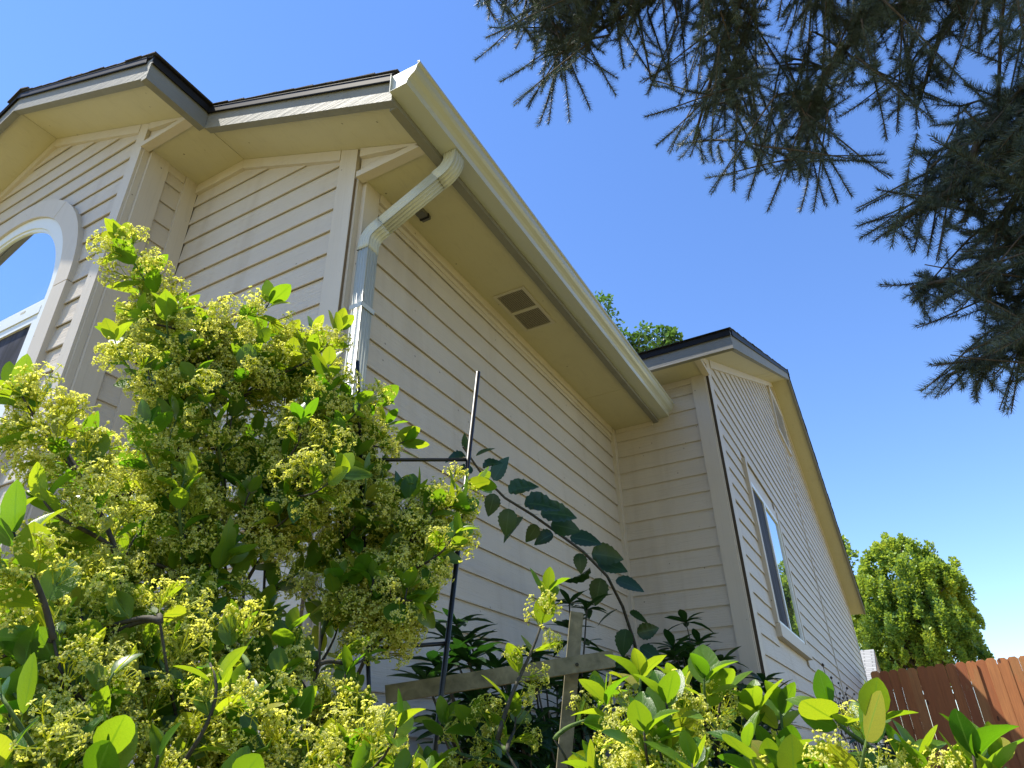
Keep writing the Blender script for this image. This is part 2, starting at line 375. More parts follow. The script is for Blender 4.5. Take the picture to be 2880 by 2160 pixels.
for a, b in zip(ys[:-1], ys[1:]):
    soffit([(D_, a + 0.002, rakeE(a)), (D_ + RE - FT, a + 0.002, rakeE(a)), (D_ + RE - FT, b - 0.002, rakeE(b)), (D_, b - 0.002, rakeE(b))])

# fascia boards and drip edges
def fascia(p0, p1, inward, name='fascia_board'):
    """p0 -> p1 bottom outer edge (relative z); inward = horizontal unit vector to the house"""
    p0 = np.array(p0, float) + (0, 0, ZS); p1 = np.array(p1, float) + (0, 0, ZS); inn = np.array(inward, float)
    up = np.array([0, 0, FH])
    f = MB().prism([p0, p1, p1 + up, p0 + up], inn * FT).obj(name, M['fascia'], house)
    o = -inn
    prof = [(0.0015, FH - 0.036), (0.012, FH - 0.042), (0.014, FH - 0.038), (0.007, FH - 0.031), (0.009, FH + 0.003), (0.011, FH + 0.004), (0.011, FH + 0.006), (-FT, FH + 0.006), (-FT, FH + 0.002), (0.0015, FH + 0.002)]
    P = [p0 + o * a + np.array([0, 0, b]) for a, b in prof]
    MB().prism(P, p1 - p0).obj('drip_edge', M['drip'], f)
    return f
fascia((OC, -RB, -DL), (xa, -RB, ZA - DL), (0, 1, 0))
fascia((OC, -RB + FT, -DL), (OC, L_, -DL), (-1, 0, 0))
fascia((xa, -A_ - RA, ZA - DL), (xa, -RB - 0.001, ZA - DL), (-1, 0, 0))
fascia((xa - FT - 0.001, -A_ - RA, rakeA(xa - FT) - DL), (XA + 0.001, -A_ - RA, rakeA(XA) - DL), (0, 1, 0))
fascia((XA - 0.001, -A_ - RA, rakeA(XA) - DL), (-3.85, -A_ - RA, rakeA(-3.85) - DL), (0, 1, 0))
fascia((0.0, L_ - OD, ZD - DL), (D_ + RE, L_ - OD, ZD - DL), (0, 1, 0))
fascia((D_ + RE, L_ - OD + FT, rakeE(L_ - OD + FT) - DL), (D_ + RE, YE - 0.001, rakeE(YE) - DL), (-1, 0, 0))
fascia((D_ + RE, YE + 0.001, rakeE(YE) - DL), (D_ + RE, L_ + 2 * WE + OD, rakeE(L_ + 2 * WE + OD) - DL), (-1, 0, 0))

# roofs: deck slab + shingle courses whose ends show along the rakes
roof = MB()
T0 = ZS - DL + FH + 0.007
def zr(x): return T0 + PP * (OC - x)
roof.prism([(OC + 0.004, -RB - 0.004, zr(OC)), (xa, -RB - 0.004, zr(xa)), (xa, 8.0, zr(xa)), (OC + 0.004, 8.0, zr(OC))], (0, 0, 0.012))
roof.prism([(xa, -A_ - RA - 0.004, zr(xa)), (XA, -A_ - RA - 0.004, zr(XA)), (XA, 8.0, zr(XA)), (xa, 8.0, zr(xa))], (0, 0, 0.012))
roof.prism([(XA, -A_ - RA - 0.004, zr(XA)), (-4.3, -A_ - RA - 0.004, zr(XA) - PP * (XA + 4.3)), (-4.3, 8.0, zr(XA) - PP * (XA + 4.3)), (XA, 8.0, zr(XA))], (0, 0, 0.012))
ze = lambda y: ZD + T0 + PE * (OD + (y - L_ if y <= YE else 2 * WE - (y - L_)))
roof.prism([(D_ + RE + 0.004, L_ - OD - 0.004, ze(L_ - OD)), (-6, L_ - OD - 0.004, ze(L_ - OD)), (-6, YE, ze(YE)), (D_ + RE + 0.004, YE, ze(YE))], (0, 0, 0.012))
roof.prism([(D_ + RE + 0.004, YE, ze(YE)), (-6, YE, ze(YE)), (-6, L_ + 2 * WE + OD, ze(L_ + 2 * WE + OD)), (D_ + RE + 0.004, L_ + 2 * WE + OD, ze(L_ + 2 * WE + OD))], (0, 0, 0.012))
ro = roof.obj('roof', M['shingle'], house)
def course(P0, upv, alv, expo=0.135):
    """one overlapping shingle course: P0 rake-end lower corner, upv up-slope unit, alv along-eave vector"""
    n = nrm(np.cross(alv, upv)); n = n if n[2] > 0 else -n
    P0 = np.array(P0, float) + n * 0.0125
    th = random.choice((0.004, 0.004, 0.007)); end = -nrm(alv) * random.uniform(0.004, 0.012)
    a = P0 + end; b = a + upv * (expo + 0.03)
    mb = MB(); mb.prism([a + n * 0.002, b, b + n * 0.002, a + n * (0.002 + th)], np.array(alv) - end); mb.obj('shingle', M['shingle'], ro)
def courses(fn, s0, s1, upv, alv):
    n = int((s1 - s0) / 0.135)
    for i in range(n): course(fn(s0 + i * 0.135), upv, alv)
cs = math.cos(math.atan(PP)); sn = math.sin(math.atan(PP))
courses(lambda s: (OC + 0.02 - s * cs, -RB - 0.004, zr(OC + 0.02 - s * cs)), 0.0, (OC - xa) / cs, np.array([-cs, 0, sn]), (0, 3.0, 0))
courses(lambda s: (xa + 0.02 - s * cs, -A_ - RA - 0.004, zr(xa + 0.02 - s * cs)), 0.0, (xa - XA) / cs, np.array([-cs, 0, sn]), (0, 3.0, 0))
courses(lambda s: (-4.3 + s * cs, -A_ - RA - 0.004, zr(XA) - PP * (XA + 4.3) + s * sn), 0.3, (XA + 4.3) / cs, np.array([cs, 0, sn]), (0, 3.0, 0))
ce = math.cos(math.atan(PE)); se = math.sin(math.atan(PE))
courses(lambda s: (D_ + RE + 0.004, L_ - OD - 0.02 + s * ce, ze(L_ - OD - 0.02 + s * ce)), 0.0, (WE + OD) / ce, np.array([0, ce, se]), (-3.0, 0, 0))
courses(lambda s: (D_ + RE + 0.004, L_ + 2 * WE + OD + 0.02 - s * ce, ze(L_ + 2 * WE + OD + 0.02 - s * ce)), 0.0, (WE + OD) / ce, np.array([0, -ce, se]), (-3.0, 0, 0))
for i in range(9):                                # ridge caps on the two gables
    y0 = -A_ - RA - 0.02 + i * 0.14
    MB().prism([(XA - 0.11, y0, zr(XA) - 0.025), (XA, y0, zr(XA) + 0.030), (XA + 0.11, y0, zr(XA) - 0.025), (XA + 0.11, y0, zr(XA) - 0.018), (XA, y0, zr(XA) + 0.040), (XA - 0.11, y0, zr(XA) - 0.018)], (0, 0.17, -0.004)).obj('ridge_cap', M['shingle'], ro)
for i in range(7):
    x0 = D_ + RE + 0.02 - i * 0.14
    MB().prism([(x0, YE - 0.11, ze(YE) - 0.025), (x0, YE, ze(YE) + 0.030), (x0, YE + 0.11, ze(YE) - 0.025), (x0, YE + 0.11, ze(YE) - 0.018), (x0, YE, ze(YE) + 0.040), (x0, YE - 0.11, ze(YE) - 0.018)], (-0.17, 0, -0.004)).obj('ridge_cap', M['shingle'], ro)

# gutter (K style) with end cap
GY0, GY1 = -RB - 0.018, L_ - 0.002
prof = [(0.001, 0.116), (0.001, 0.012), (0.083, 0.012), (0.086, 0.022), (0.090, 0.034), (0.101, 0.046), (0.117, 0.057), (0.126, 0.070), (0.129, 0.083), (0.132, 0.094), (0.141, 0.100), (0.142, 0.110), (0.134, 0.113), (0.130, 0.110)]
def offset(pr, t):
    out = []
    for i, (x, z) in enumerate(pr):
        a = np.array(pr[max(i - 1, 0)]); b = np.array(pr[min(i + 1, len(pr) - 1)]); d = nrm(b - a); out.append((x - d[1] * t, z + d[0] * t))
    return out
inner = offset(prof, 0.0018)
loop = prof + inner[::-1]
slope = 0.0
gut = MB().prism([(OC + x, GY0, ZS + z) for x, z in loop], (0, GY1 - GY0, 0)).obj('gutter', M['gutter'], house)
capp = [(x, z) for x, z in offset(prof, 0.0022)[:12]]
MB().prism([(OC + x, GY0 + 0.010, ZS + z) for x, z in capp], (0, 0.002, 0)).obj('end_cap', M['gutter'], gut)
MB().prism([(OC + x, GY1 - 0.012, ZS + z) for x, z in capp], (0, 0.002, 0)).obj('end_cap', M['gutter'], gut)
for i in range(5):                                # hanger straps across the trough
    yy = GY0 + 0.25 + i * 0.7
    MB().box((OC + 0.003, yy, ZS + 0.098), (OC + 0.128, yy + 0.025, ZS + 0.1)).obj('hanger', M['gutter'], gut)

# downspout: fluted rectangular pipe in three runs and two elbows
dsp = empty('downspout'); dsp.parent = house
def rect_profile(hu, hv, flutes=4):
    P = []
    for side in range(4):
        L, W_ = (hv, hu) if side % 2 == 0 else (hu, hv)
        for i in range(30):
            s = -1 + 2 * i / 30; w = W_ - 0.0042 * (0.5 - 0.5 * math.cos(2 * math.pi * flutes * (s + 1) / 2)) * (1 if abs(s) < 0.82 else 0)
            r = 0.14; e = max(0, abs(s) - (1 - r)) / r; w -= e * e * 0.004
            q = (w, s * L)
            for _ in range(side): q = (-q[1], q[0])
            P.append(q)
    return P
def sweep(path, hu, hv, name, ripple=0.0):
    path = [np.asarray(p, float) for p in path]; V = []; k = 120
    for i, p in enumerate(path):
        t = nrm(path[min(i + 1, len(path) - 1)] - path[max(i - 1, 0)])
        s = nrm(np.array([0, 1, 0]) - t * t[1]); o = np.cross(s, t)
        rp = 1 - ripple * (i % 2)
        for a, b in rect_profile(hu * rp, hv * rp): V.append(p + o * a + s * b)
    n = len(path)
    F = [(i * k + j, i * k + (j + 1) % k, (i + 1) * k + (j + 1) % k, (i + 1) * k + j) for i in range(n - 1) for j in range(k)]
    F += [tuple(range(k))[::-1], tuple((n - 1) * k + j for j in range(k))]
    return MB().add(V, F).obj(name, M['gutter'], dsp, True)
def arc(p0, d0, d1, rad, n):
    """polyline from p0 turning from direction d0 to d1"""
    d0, d1 = nrm(np.array(d0, float)), nrm(np.array(d1, float)); ang = math.acos(d0 @ d1); ax = nrm(np.cross(d0, d1)); c = np.cross(ax, d0) * rad
    out = []
    for i in range(n + 1):
        a = ang * i / n; Rm = np.array(Matrix.Rotation(a, 3, Vector(ax))); out.append(p0 + c - Rm @ c)
    return out
top = np.array([OC + 0.045, 0.100, ZS + 0.013]); wallc = np.array([0.0475, 0.044, ZS - 0.30])
dn = np.array([0, 0, -1.0]); dg = nrm(wallc + np.array([0.0, 0, -0.015]) - (top + np.array([0, 0, -0.07])))
a1 = arc(top + dn * 0.020, dn, dg, 0.105, 18)
a2s = wallc.copy(); a2 = arc(a2s, dg, dn, 0.095, 18); sh = np.array([wallc[0], wallc[1], 0]) - np.array([a2[-1][0], a2[-1][1], 0]); a2 = [p + sh for p in a2]
dgp = nrm(a2[0] - a1[-1])
sweep([top, top + dn * 0.012] + a1 + [a1[-1] + dgp * 0.03], 0.0325, 0.037, 'elbow', 0.022)
sweep([a1[-1] + dgp * 0.015, a2[0] - dgp * 0.015], 0.0300, 0.0345, 'pipe')
sweep([a2[0] - dgp * 0.03] + a2 + [a2[-1] + dn * 0.03], 0.0315, 0.036, 'elbow', 0.022)
sweep([a2[-1] + dn * 0.012, np.array([a2[-1][0], a2[-1][1], 0.16])], 0.0292, 0.0335, 'pipe')
bt = np.array([a2[-1][0], a2[-1][1], 0.17])
sweep([bt] + arc(bt, dn, (0.85, -0.2, -0.35), 0.06, 10) + [bt + np.array([0.24, -0.05, -0.13])], 0.0315, 0.036, 'elbow', 0.03)
for zz in (ZS - 0.72, 0.9):
    st = MB(); x0, x1, y0, y1 = 0.016, 0.0785, 0.008, 0.080
    st.box((x0, y0 - 0.003, zz), (x1 + 0.003, y0 - 0.001, zz + 0.022)).box((x1 + 0.0005, y0 - 0.003, zz), (x1 + 0.0025, y1 + 0.003, zz + 0.022)).box((x0, y1 + 0.001, zz), (x1 + 0.003, y1 + 0.003, zz + 0.022)); st.obj('strap', M['gutter'], dsp)

# soffit vent: frame, two banks of louvres
ven = empty('soffit_vent'); ven.parent = house
vx0, vx1, vy0, vy1 = 0.079, 0.278, 1.052, 1.462; zv = ZS
fr = MB(); bw = 0.018; ymid = (vy0 + vy1) / 2
for (x0, y0, x1, y1) in ((vx0, vy0, vx1, vy0 + bw), (vx0, vy1 - bw, vx1, vy1), (vx0, ymid - 0.012, vx1, ymid + 0.012), (vx0, vy0 + bw, vx0 + bw, ymid - 0.012), (vx1 - bw, vy0 + bw, vx1, ymid - 0.012), (vx0, ymid + 0.012, vx0 + bw, vy1 - bw), (vx1 - bw, ymid + 0.012, vx1, vy1 - bw)):
    fr.box((x0, y0, zv - 0.007), (x1, y1, zv - 0.0005))
fr.obj('frame', M['vent'], ven)
MB().box((vx0 + bw, vy0 + bw, zv - 0.0015), (vx1 - bw, vy1 - bw, zv - 0.0006)).obj('backing', M['gap'], ven)
ns = 20
for (y0, y1) in ((vy0 + bw, ymid - 0.012), (ymid + 0.012, vy1 - bw)):
    for i in range(ns):
        x = vx0 + bw + (i + 0.5) * (vx1 - vx0 - 2 * bw) / ns
        MB().prism([(x - 0.0022, y0, zv - 0.0015), (x + 0.0018, y0, zv - 0.0066), (x + 0.0036, y0, zv - 0.0062), (x + 0.0002, y0, zv - 0.0015)], (0, y1 - y0, 0)).obj('slat', M['vent'], ven)
# small grey box clipped to the soffit behind the downspout
bx = plane(1190, 602, 2, ZS); jb = MB().box(bx + (-0.020, -0.034, -0.022), bx + (0.024, 0.030, -0.0005)).obj('junction_box', M['greybox'], house)
MB().box(bx + (-0.023, 0.004, -0.025), bx + (0.027, 0.014, -0.0015)).obj('clip', M['drip'], jb)

# arched window: casing ring, frame, panes
win = empty('arched_window'); win.parent = house
def ring(r0, r1, a0, a1, n, d0, d1, name, mat, parent):
    mb = MB(); P = lambda r, a, d: (WX + r * math.cos(a), -A_ - d, ZS + WZ + r * math.sin(a)); V = []; F = []
    for i in range(n + 1):
        a = a0 + (a1 - a0) * i / n; V += [P(r0, a, d0), P(r1, a, d0), P(r1, a, d1), P(r0, a, d1)]
    for i in range(n):
        for k in range(4): F.append((4 * i + k, 4 * i + (k + 1) % 4, 4 * i + 4 + (k + 1) % 4, 4 * i + 4 + k))
    F += [(3, 2, 1, 0), (4 * n, 4 * n + 1, 4 * n + 2, 4 * n + 3)]
    return mb.add(V, F).obj(name, mat, parent, smooth=False)
for a0, a1 in ((0.004, 0.92), (0.926, math.pi - 0.926), (math.pi - 0.92, math.pi - 0.004)):
    ring(RI, RO, a0, a1, 14, 0.0, 0.038, 'arch_casing', M['trim_v'], win)
for sg in (-1, 1):
    wA.trim([(WX + sg * RI, WBOT), (WX + sg * RO, WBOT), (WX + sg * RO, WZ - 0.002), (WX + sg * RI, WZ - 0.002)], 0.038, name='casing', parent=win)
wA.trim([(WX - RO - 0.03, WBOT - 0.10), (WX + RO + 0.03, WBOT - 0.10), (WX + RO + 0.03, WBOT - 0.002), (WX - RO - 0.03, WBOT - 0.002)], 0.05, mat='trim_h', name='sill', parent=win)
ring(RG, RI - 0.001, 0.0, math.pi, 44, 0.003, 0.024, 'frame', M['vinyl'], win)
ring(RG - 0.018, RG - 0.0005, 0.0, math.pi, 44, 0.003, 0.016, 'frame', M['vinyl'], win)
for sg in (-1, 1):
    wA.trim([(WX + sg * RG, WBOT), (WX + sg * (RI - 0.001), WBOT), (WX + sg * (RI - 0.001), WZ - 0.001), (WX + sg * RG, WZ - 0.001)], 0.024, 0.003, 'vinyl', 'frame', win)
ZT = WZ - 0.075
for z0, z1, dd in ((ZT - 0.045, ZT - 0.002, 0.026), (ZT, ZT + 0.030, 0.022), (ZT + 0.031, ZT + 0.048, 0.016)):
    wA.trim([(WX - RG + 0.0005, z0), (WX + RG - 0.0005, z0), (WX + RG - 0.0005, z1), (WX - RG + 0.0005, z1)], dd, 0.003, 'vinyl', 'transom', win)
pane = MB().prism([(WX + (RG - 0.012) * math.cos(a), -A_ - 0.008, ZS + WZ + (RG - 0.012) * math.sin(a)) for a in np.linspace(0, math.pi, 40)] + [(WX - RG + 0.012, -A_ - 0.008, ZS + ZT + 0.04), (WX + RG - 0.012, -A_ - 0.008, ZS + ZT + 0.04)], (0, 0.004, 0))
pane.obj('pane', M['glass'], win)
for sg in (-1, 1):                                # two sliding sashes below the transom
    x0, x1 = (WX + 0.012, WX + RG - 0.001) if sg > 0 else (WX - RG + 0.001, WX - 0.012)
    zt, zb = ZT - 0.047, WBOT + 0.002; b = 0.042
    for q in ([(x0, zb), (x0 + b, zb), (x0 + b, zt), (x0, zt)], [(x1 - b, zb), (x1, zb), (x1, zt), (x1 - b, zt)], [(x0 + b + .0005, zt - b), (x1 - b - .0005, zt - b), (x1 - b - .0005, zt), (x0 + b + .0005, zt)], [(x0 + b + .0005, zb), (x1 - b - .0005, zb), (x1 - b - .0005, zb + b), (x0 + b + .0005, zb + b)]):
        wA.trim(q, 0.020, 0.003, 'vinyl', 'sash', win)
    wA.trim([(x0 + b, zb + b), (x1 - b, zb + b), (x1 - b, zt - b), (x0 + b, zt - b)], 0.009, 0.005, 'screen' if sg > 0 else 'glass', 'insect_screen' if sg > 0 else 'pane', win)
wA.trim([(WX + RG - 0.19, ZT + 0.008), (WX + RG - 0.15, ZT + 0.008), (WX + RG - 0.15, ZT + 0.020), (WX + RG - 0.19, ZT + 0.020)], 0.0235, 0.0221, 'vent', 'weep_cover', win)

# side window: casing on three sides, deep sill, screen half and glass half
sw = empty('side_window'); sw.parent = house
cw = 0.075; T2 = EWT
wE.trim([(EW0, EWB + 0.10), (EW0 + cw, EWB + 0.10), (EW0 + cw, T2 + 0.03), (EW0, T2 + 0.03)], 0.040, name='casing', parent=sw)
wE.trim([(EW1 - cw, EWB + 0.10), (EW1, EWB + 0.10), (EW1, T2 - 0.02), (EW1 - cw, T2 - 0.02)], 0.030, name='casing', parent=sw)
wE.trim([(EW0 + cw + .001, T2 - 0.11), (EW1 - cw - .001, T2 - 0.11), (EW1 - cw - .001, T2 - 0.02), (EW0 + cw + .001, T2 - 0.02)], 0.018, mat='trim_h', name='casing', parent=sw)
wE.trim([(EW0 + 0.004, EWB), (EW1 + 0.03, EWB), (EW1 + 0.03, EWB + 0.098), (EW0 + 0.004, EWB + 0.098)], 0.048, mat='trim_h', name='sill', parent=sw)
x0, x1, zb, zt = EW0 + cw + 0.001, EW1 - cw - 0.001, EWB + 0.101, T2 - 0.112; b = 0.045
ym = x0 + (x1 - x0) * 0.47
for q in ([(x0, zb), (x0 + b, zb), (x0 + b, zt), (x0, zt)], [(x1 - b, zb), (x1, zb), (x1, zt), (x1 - b, zt)], [(x0 + b + .0005, zt - b), (x1 - b - .0005, zt - b), (x1 - b - .0005, zt), (x0 + b + .0005, zt)], [(x0 + b + .0005, zb), (x1 - b - .0005, zb), (x1 - b - .0005, zb + b), (x0 + b + .0005, zb + b)], [(ym - 0.03, zb + b + .0005), (ym + 0.03, zb + b + .0005), (ym + 0.03, zt - b - .0005), (ym - 0.03, zt - b - .0005)]):
    wE.trim(q, 0.022, 0.003, 'vinyl', 'frame', sw)
wE.trim([(x0 + b, zb + b), (ym - 0.03, zb + b), (ym - 0.03, zt - b), (x0 + b, zt - b)], 0.010, 0.006, 'screen', 'insect_screen', sw)
wE.trim([(ym + 0.03, zb + b), (x1 - b, zb + b), (x1 - b, zt - b), (ym + 0.03, zt - b)], 0.010, 0.006, 'glass', 'pane', sw)
# gable vent
gv = empty('gable_vent'); gv.parent = house
ga, gb, gz0, gz1 = 11.95 * .66, 13.65 * .66, 2.70 * .66, 3.80 * .66
for q in ([(ga, gz0), (ga + 0.07, gz0), (ga + 0.07, gz1), (ga, gz1)], [(gb - 0.07, gz0), (gb, gz0), (gb, gz1), (gb - 0.07, gz1)], [(ga + 0.071, gz0), (gb - 0.071, gz0), (gb - 0.071, gz0 + 0.07), (ga + 0.071, gz0 + 0.07)], [(ga + 0.071, gz1 - 0.07), (gb - 0.071, gz1 - 0.07), (gb - 0.071, gz1), (ga + 0.071, gz1)]):
    wE.trim(q, 0.040, name='casing', parent=gv)
wE.trim([(ga + 0.07, gz0 + 0.07), (gb - 0.07, gz0 + 0.07), (gb - 0.07, gz1 - 0.07), (ga + 0.07, gz1 - 0.07)], 0.0150, 0.0142, 'gap', 'backing', gv)
for i in range(12):
    z = gz0 + 0.07 + (i + 0.3) * (gz1 - gz0 - 0.14) / 12
    MB().prism([wE.p(ga + 0.072, 0.0155, ZS + z + 0.024), wE.p(ga + 0.072, 0.034, ZS + z), wE.p(ga + 0.072, 0.036, ZS + z + 0.004), wE.p(ga + 0.072, 0.0155, ZS + z + 0.029)], (0, gb - ga - 0.144, 0)).obj('slat', M['siding'], gv)
# foundation
for a, b in (((-3.4, -A_ + 0.02, 0), (-B_ - 0.01, -A_ + 0.12, 0.30)), ((-B_ - 0.11, -A_ + 0.125, 0), (-B_ - 0.012, 0.0, 0.30)), ((-B_, 0.012, 0), (-0.012, 0.11, 0.30)), ((-0.11, 0.115, 0), (-0.013, L_ - 0.001, 0.30)), ((-0.1, L_ + 0.012, 0), (D_ - 0.012, L_ + 0.11, 0.30)), ((D_ - 0.11, L_ + 0.115, 0), (D_ - 0.013, L_ + 2 * WE, 0.30))):
    MB().box(a, b).obj('foundation', M['concrete'], house)
# ------------------------------------------------------------------ leaf templates and materials
def leaf_template(wfun, st, fold=0.10, curl=0.16, petiole=0.13, tooth=0.0, wave=0.0):
    V = [(-0.012, -petiole, 0), (0.012, -petiole, 0)]; uv = [(0.49, 0), (0.51, 0)]; T = []
    n = len(st)
    for i, t in enumerate(st):
        w = wfun(t) * (1 + (tooth if i % 2 else -tooth) * (0 < t < 1)); z = -curl * t * t; wz = wave * math.sin(i * 2.3)
        V += [(-w, t - tooth * 0.15 * (i % 2), z + fold * w * 2 + wz * w), (0, t, z), (w, t - tooth * 0.15 * (i % 2), z + fold * w * 2 - wz * w)]
        uv += [(0, t), (0.5, t), (1, t)]
    T += [(0, 1, 3)]
    for i in range(n - 1):
        a, b = 2 + 3 * i, 5 + 3 * i
        for q in ((a, a + 1, b + 1, b), (a + 1, a + 2, b + 2, b + 1)): T += [(q[0], q[1], q[2]), (q[0], q[2], q[3])]
    return np.array(V, float), np.array(T), np.array(uv, float)
ov = lambda t: 0.015 + 0.285 * (math.sin(math.pi * min(t, 1) ** 0.92)) ** 0.72 if 0 < t < 1 else 0.012
lan = lambda t: 0.01 + 0.15 * (math.sin(math.pi * t ** 1.1)) ** 0.85 if 0 < t < 1 else 0.01
srt = lambda t: 0.02 + 0.34 * (math.sin(math.pi * t ** 0.72)) ** 0.9 if 0 < t < 1 else 0.012
LEAF = [leaf_template(ov, (0, .06, .18, .36, .56, .76, .92, 1), 0.10, 0.10), leaf_template(ov, (0, .06, .18, .36, .56, .76, .92, 1), 0.22, 0.30), leaf_template(lambda t: ov(t) * 1.18, (0, .06, .18, .36, .56, .76, .92, 1), 0.05, -0.06), leaf_template(lambda t: ov(t) * 0.86, (0, .06, .18, .36, .56, .76, .92, 1), 0.16, 0.45, wave=0.12)]
LANCE = [leaf_template(lan, (0, .1, .3, .55, .8, 1), 0.1, 0.20, 0.08), leaf_template(lan, (0, .1, .3, .55, .8, 1), 0.2, 0.42, 0.08)]
SERR = [leaf_template(srt, tuple(np.linspace(0, 1, 15)), 0.08, 0.18, 0.30, 0.06), leaf_template(srt, tuple(np.linspace(0, 1, 15)), 0.22, 0.38, 0.30, 0.06, 0.10)]

def leaf_mat(name, dark, light, yellow, trans, src, tw=0.42, rough=0.32, vein=0.6):
    m = NT(name)
    if src == 'obj': v = m.n('ObjectInfo').outputs['Random']
    else: v = m.n('Attribute', attribute_name='var').outputs['Fac']
    base = m.mix(m.n('MapRange', Value=v, **{'From Min': 0.0, 'From Max': 0.85}).outputs[0], dark, light)
    old = m.math('GREATER_THAN', v, 0.93); base = m.mix(m.math('MULTIPLY', old, 0.75), base, yellow)
    uv = m.n('TexCoord').outputs['UV']; sx = m.n('SeparateXYZ', Vector=uv)
    dx = m.math('ABSOLUTE', m.math('SUBTRACT', sx.outputs[0], 0.5))
    rib = m.math('LESS_THAN', dx, 0.030)
    vv = m.math('ADD', m.math('MULTIPLY', sx.outputs[1], 9.0), m.math('MULTIPLY', dx, -5.5))
    side = m.math('LESS_THAN', m.math('ABSOLUTE', m.math('SUBTRACT', m.math('FRACT', vv), 0.5)), 0.045)
    vf = m.math('MULTIPLY', m.math('MAXIMUM', rib, m.math('MULTIPLY', side, 0.45)), vein)
    blot = m.noise(m.coord((38, 38, 38)), 1.0, 3.0)
    base = m.mix(m.math('MULTIPLY', blot, 0.35), base, tuple(x * 0.72 for x in dark))
    colr = m.mix(vf, base, tuple(min(1, x * 1.7 + 0.02) for x in light))
    m.P(Base_Color=colr, Roughness=rough, Specular_IOR_Level=0.5)
    m.bump(m.math('SUBTRACT', blot, m.math('MULTIPLY', vf, 1.2)), 0.25, 0.0015)
    tr = m.n('BsdfTranslucent', Color=m.mix(v, trans[0], trans[1])) if False else m.n('BsdfTranslucent')
    m.set(tr.inputs['Color'], m.mix(m.math('MULTIPLY', blot, 0.55), m.mix(m.math('MULTIPLY', vf, 0.85), m.mix(v, trans[0], trans[1]), tuple(x * 0.45 for x in trans[0])), tuple(x * 0.55 for x in trans[0])))
    mx = m.n('MixShader', Fac=tw); m.t.links.new(m.p.outputs[0], mx.inputs[1]); m.t.links.new(tr.outputs[0], mx.inputs[2])
    m.t.links.new(mx.outputs[0], m.out.inputs['Surface']); return m.m
EU = dict(dark=(0.035, 0.10, 0.012), light=(0.11, 0.21, 0.022), yellow=(0.42, 0.34, 0.06), trans=((0.17, 0.42, 0.008), (0.60, 0.66, 0.02)))
M['leaf_o'] = leaf_mat('shrub_leaf', src='obj', tw=0.52, **EU); M['leaf_a'] = leaf_mat('shrub_leaf_mass', src='attr', tw=0.54, **EU)
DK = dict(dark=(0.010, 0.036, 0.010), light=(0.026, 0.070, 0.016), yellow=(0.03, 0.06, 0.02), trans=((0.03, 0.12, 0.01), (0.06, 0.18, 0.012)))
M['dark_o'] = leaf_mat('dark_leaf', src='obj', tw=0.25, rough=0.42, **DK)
def flower_mat():
    m = NT('panicle_flower'); v = m.n('Attribute', attribute_name='var').outputs['Fac']
    m.P(Base_Color=m.ramp(v, [(0.0, (0.16, 0.26, 0.02)), (0.15, (0.26, 0.34, 0.03)), (0.2, (0.62, 0.62, 0.10)), (0.6, (0.76, 0.74, 0.18)), (1.0, (0.85, 0.82, 0.38))]), Roughness=0.6)
    tr = m.n('BsdfTranslucent'); m.set(tr.inputs['Color'], (0.88, 0.88, 0.12, 1)); mx = m.n('MixShader', Fac=0.58)
    m.t.links.new(m.p.outputs[0], mx.inputs[1]); m.t.links.new(tr.outputs[0], mx.inputs[2]); m.t.links.new(mx.outputs[0], m.out.inputs['Surface']); return m.m
M['flower'] = flower_mat()
def bark(name, a, b):
    m = NT(name); n = m.noise(m.coord((90, 90, 14)), 1.0, 4.0, 0.65); m.P(Base_Color=m.ramp(n, [(0.3, a), (0.7, b)]), Roughness=0.85); m.bump(n, 0.6, 0.003); return m.m
M['stem'] = bark('shrub_bark', (0.020, 0.018, 0.012), (0.075, 0.065, 0.045)); M['green_stem'] = bark('green_shoot', (0.035, 0.075, 0.015), (0.10, 0.16, 0.03))
M['trunk'] = bark('tree_bark', (0.03, 0.022, 0.016), (0.10, 0.078, 0.06))

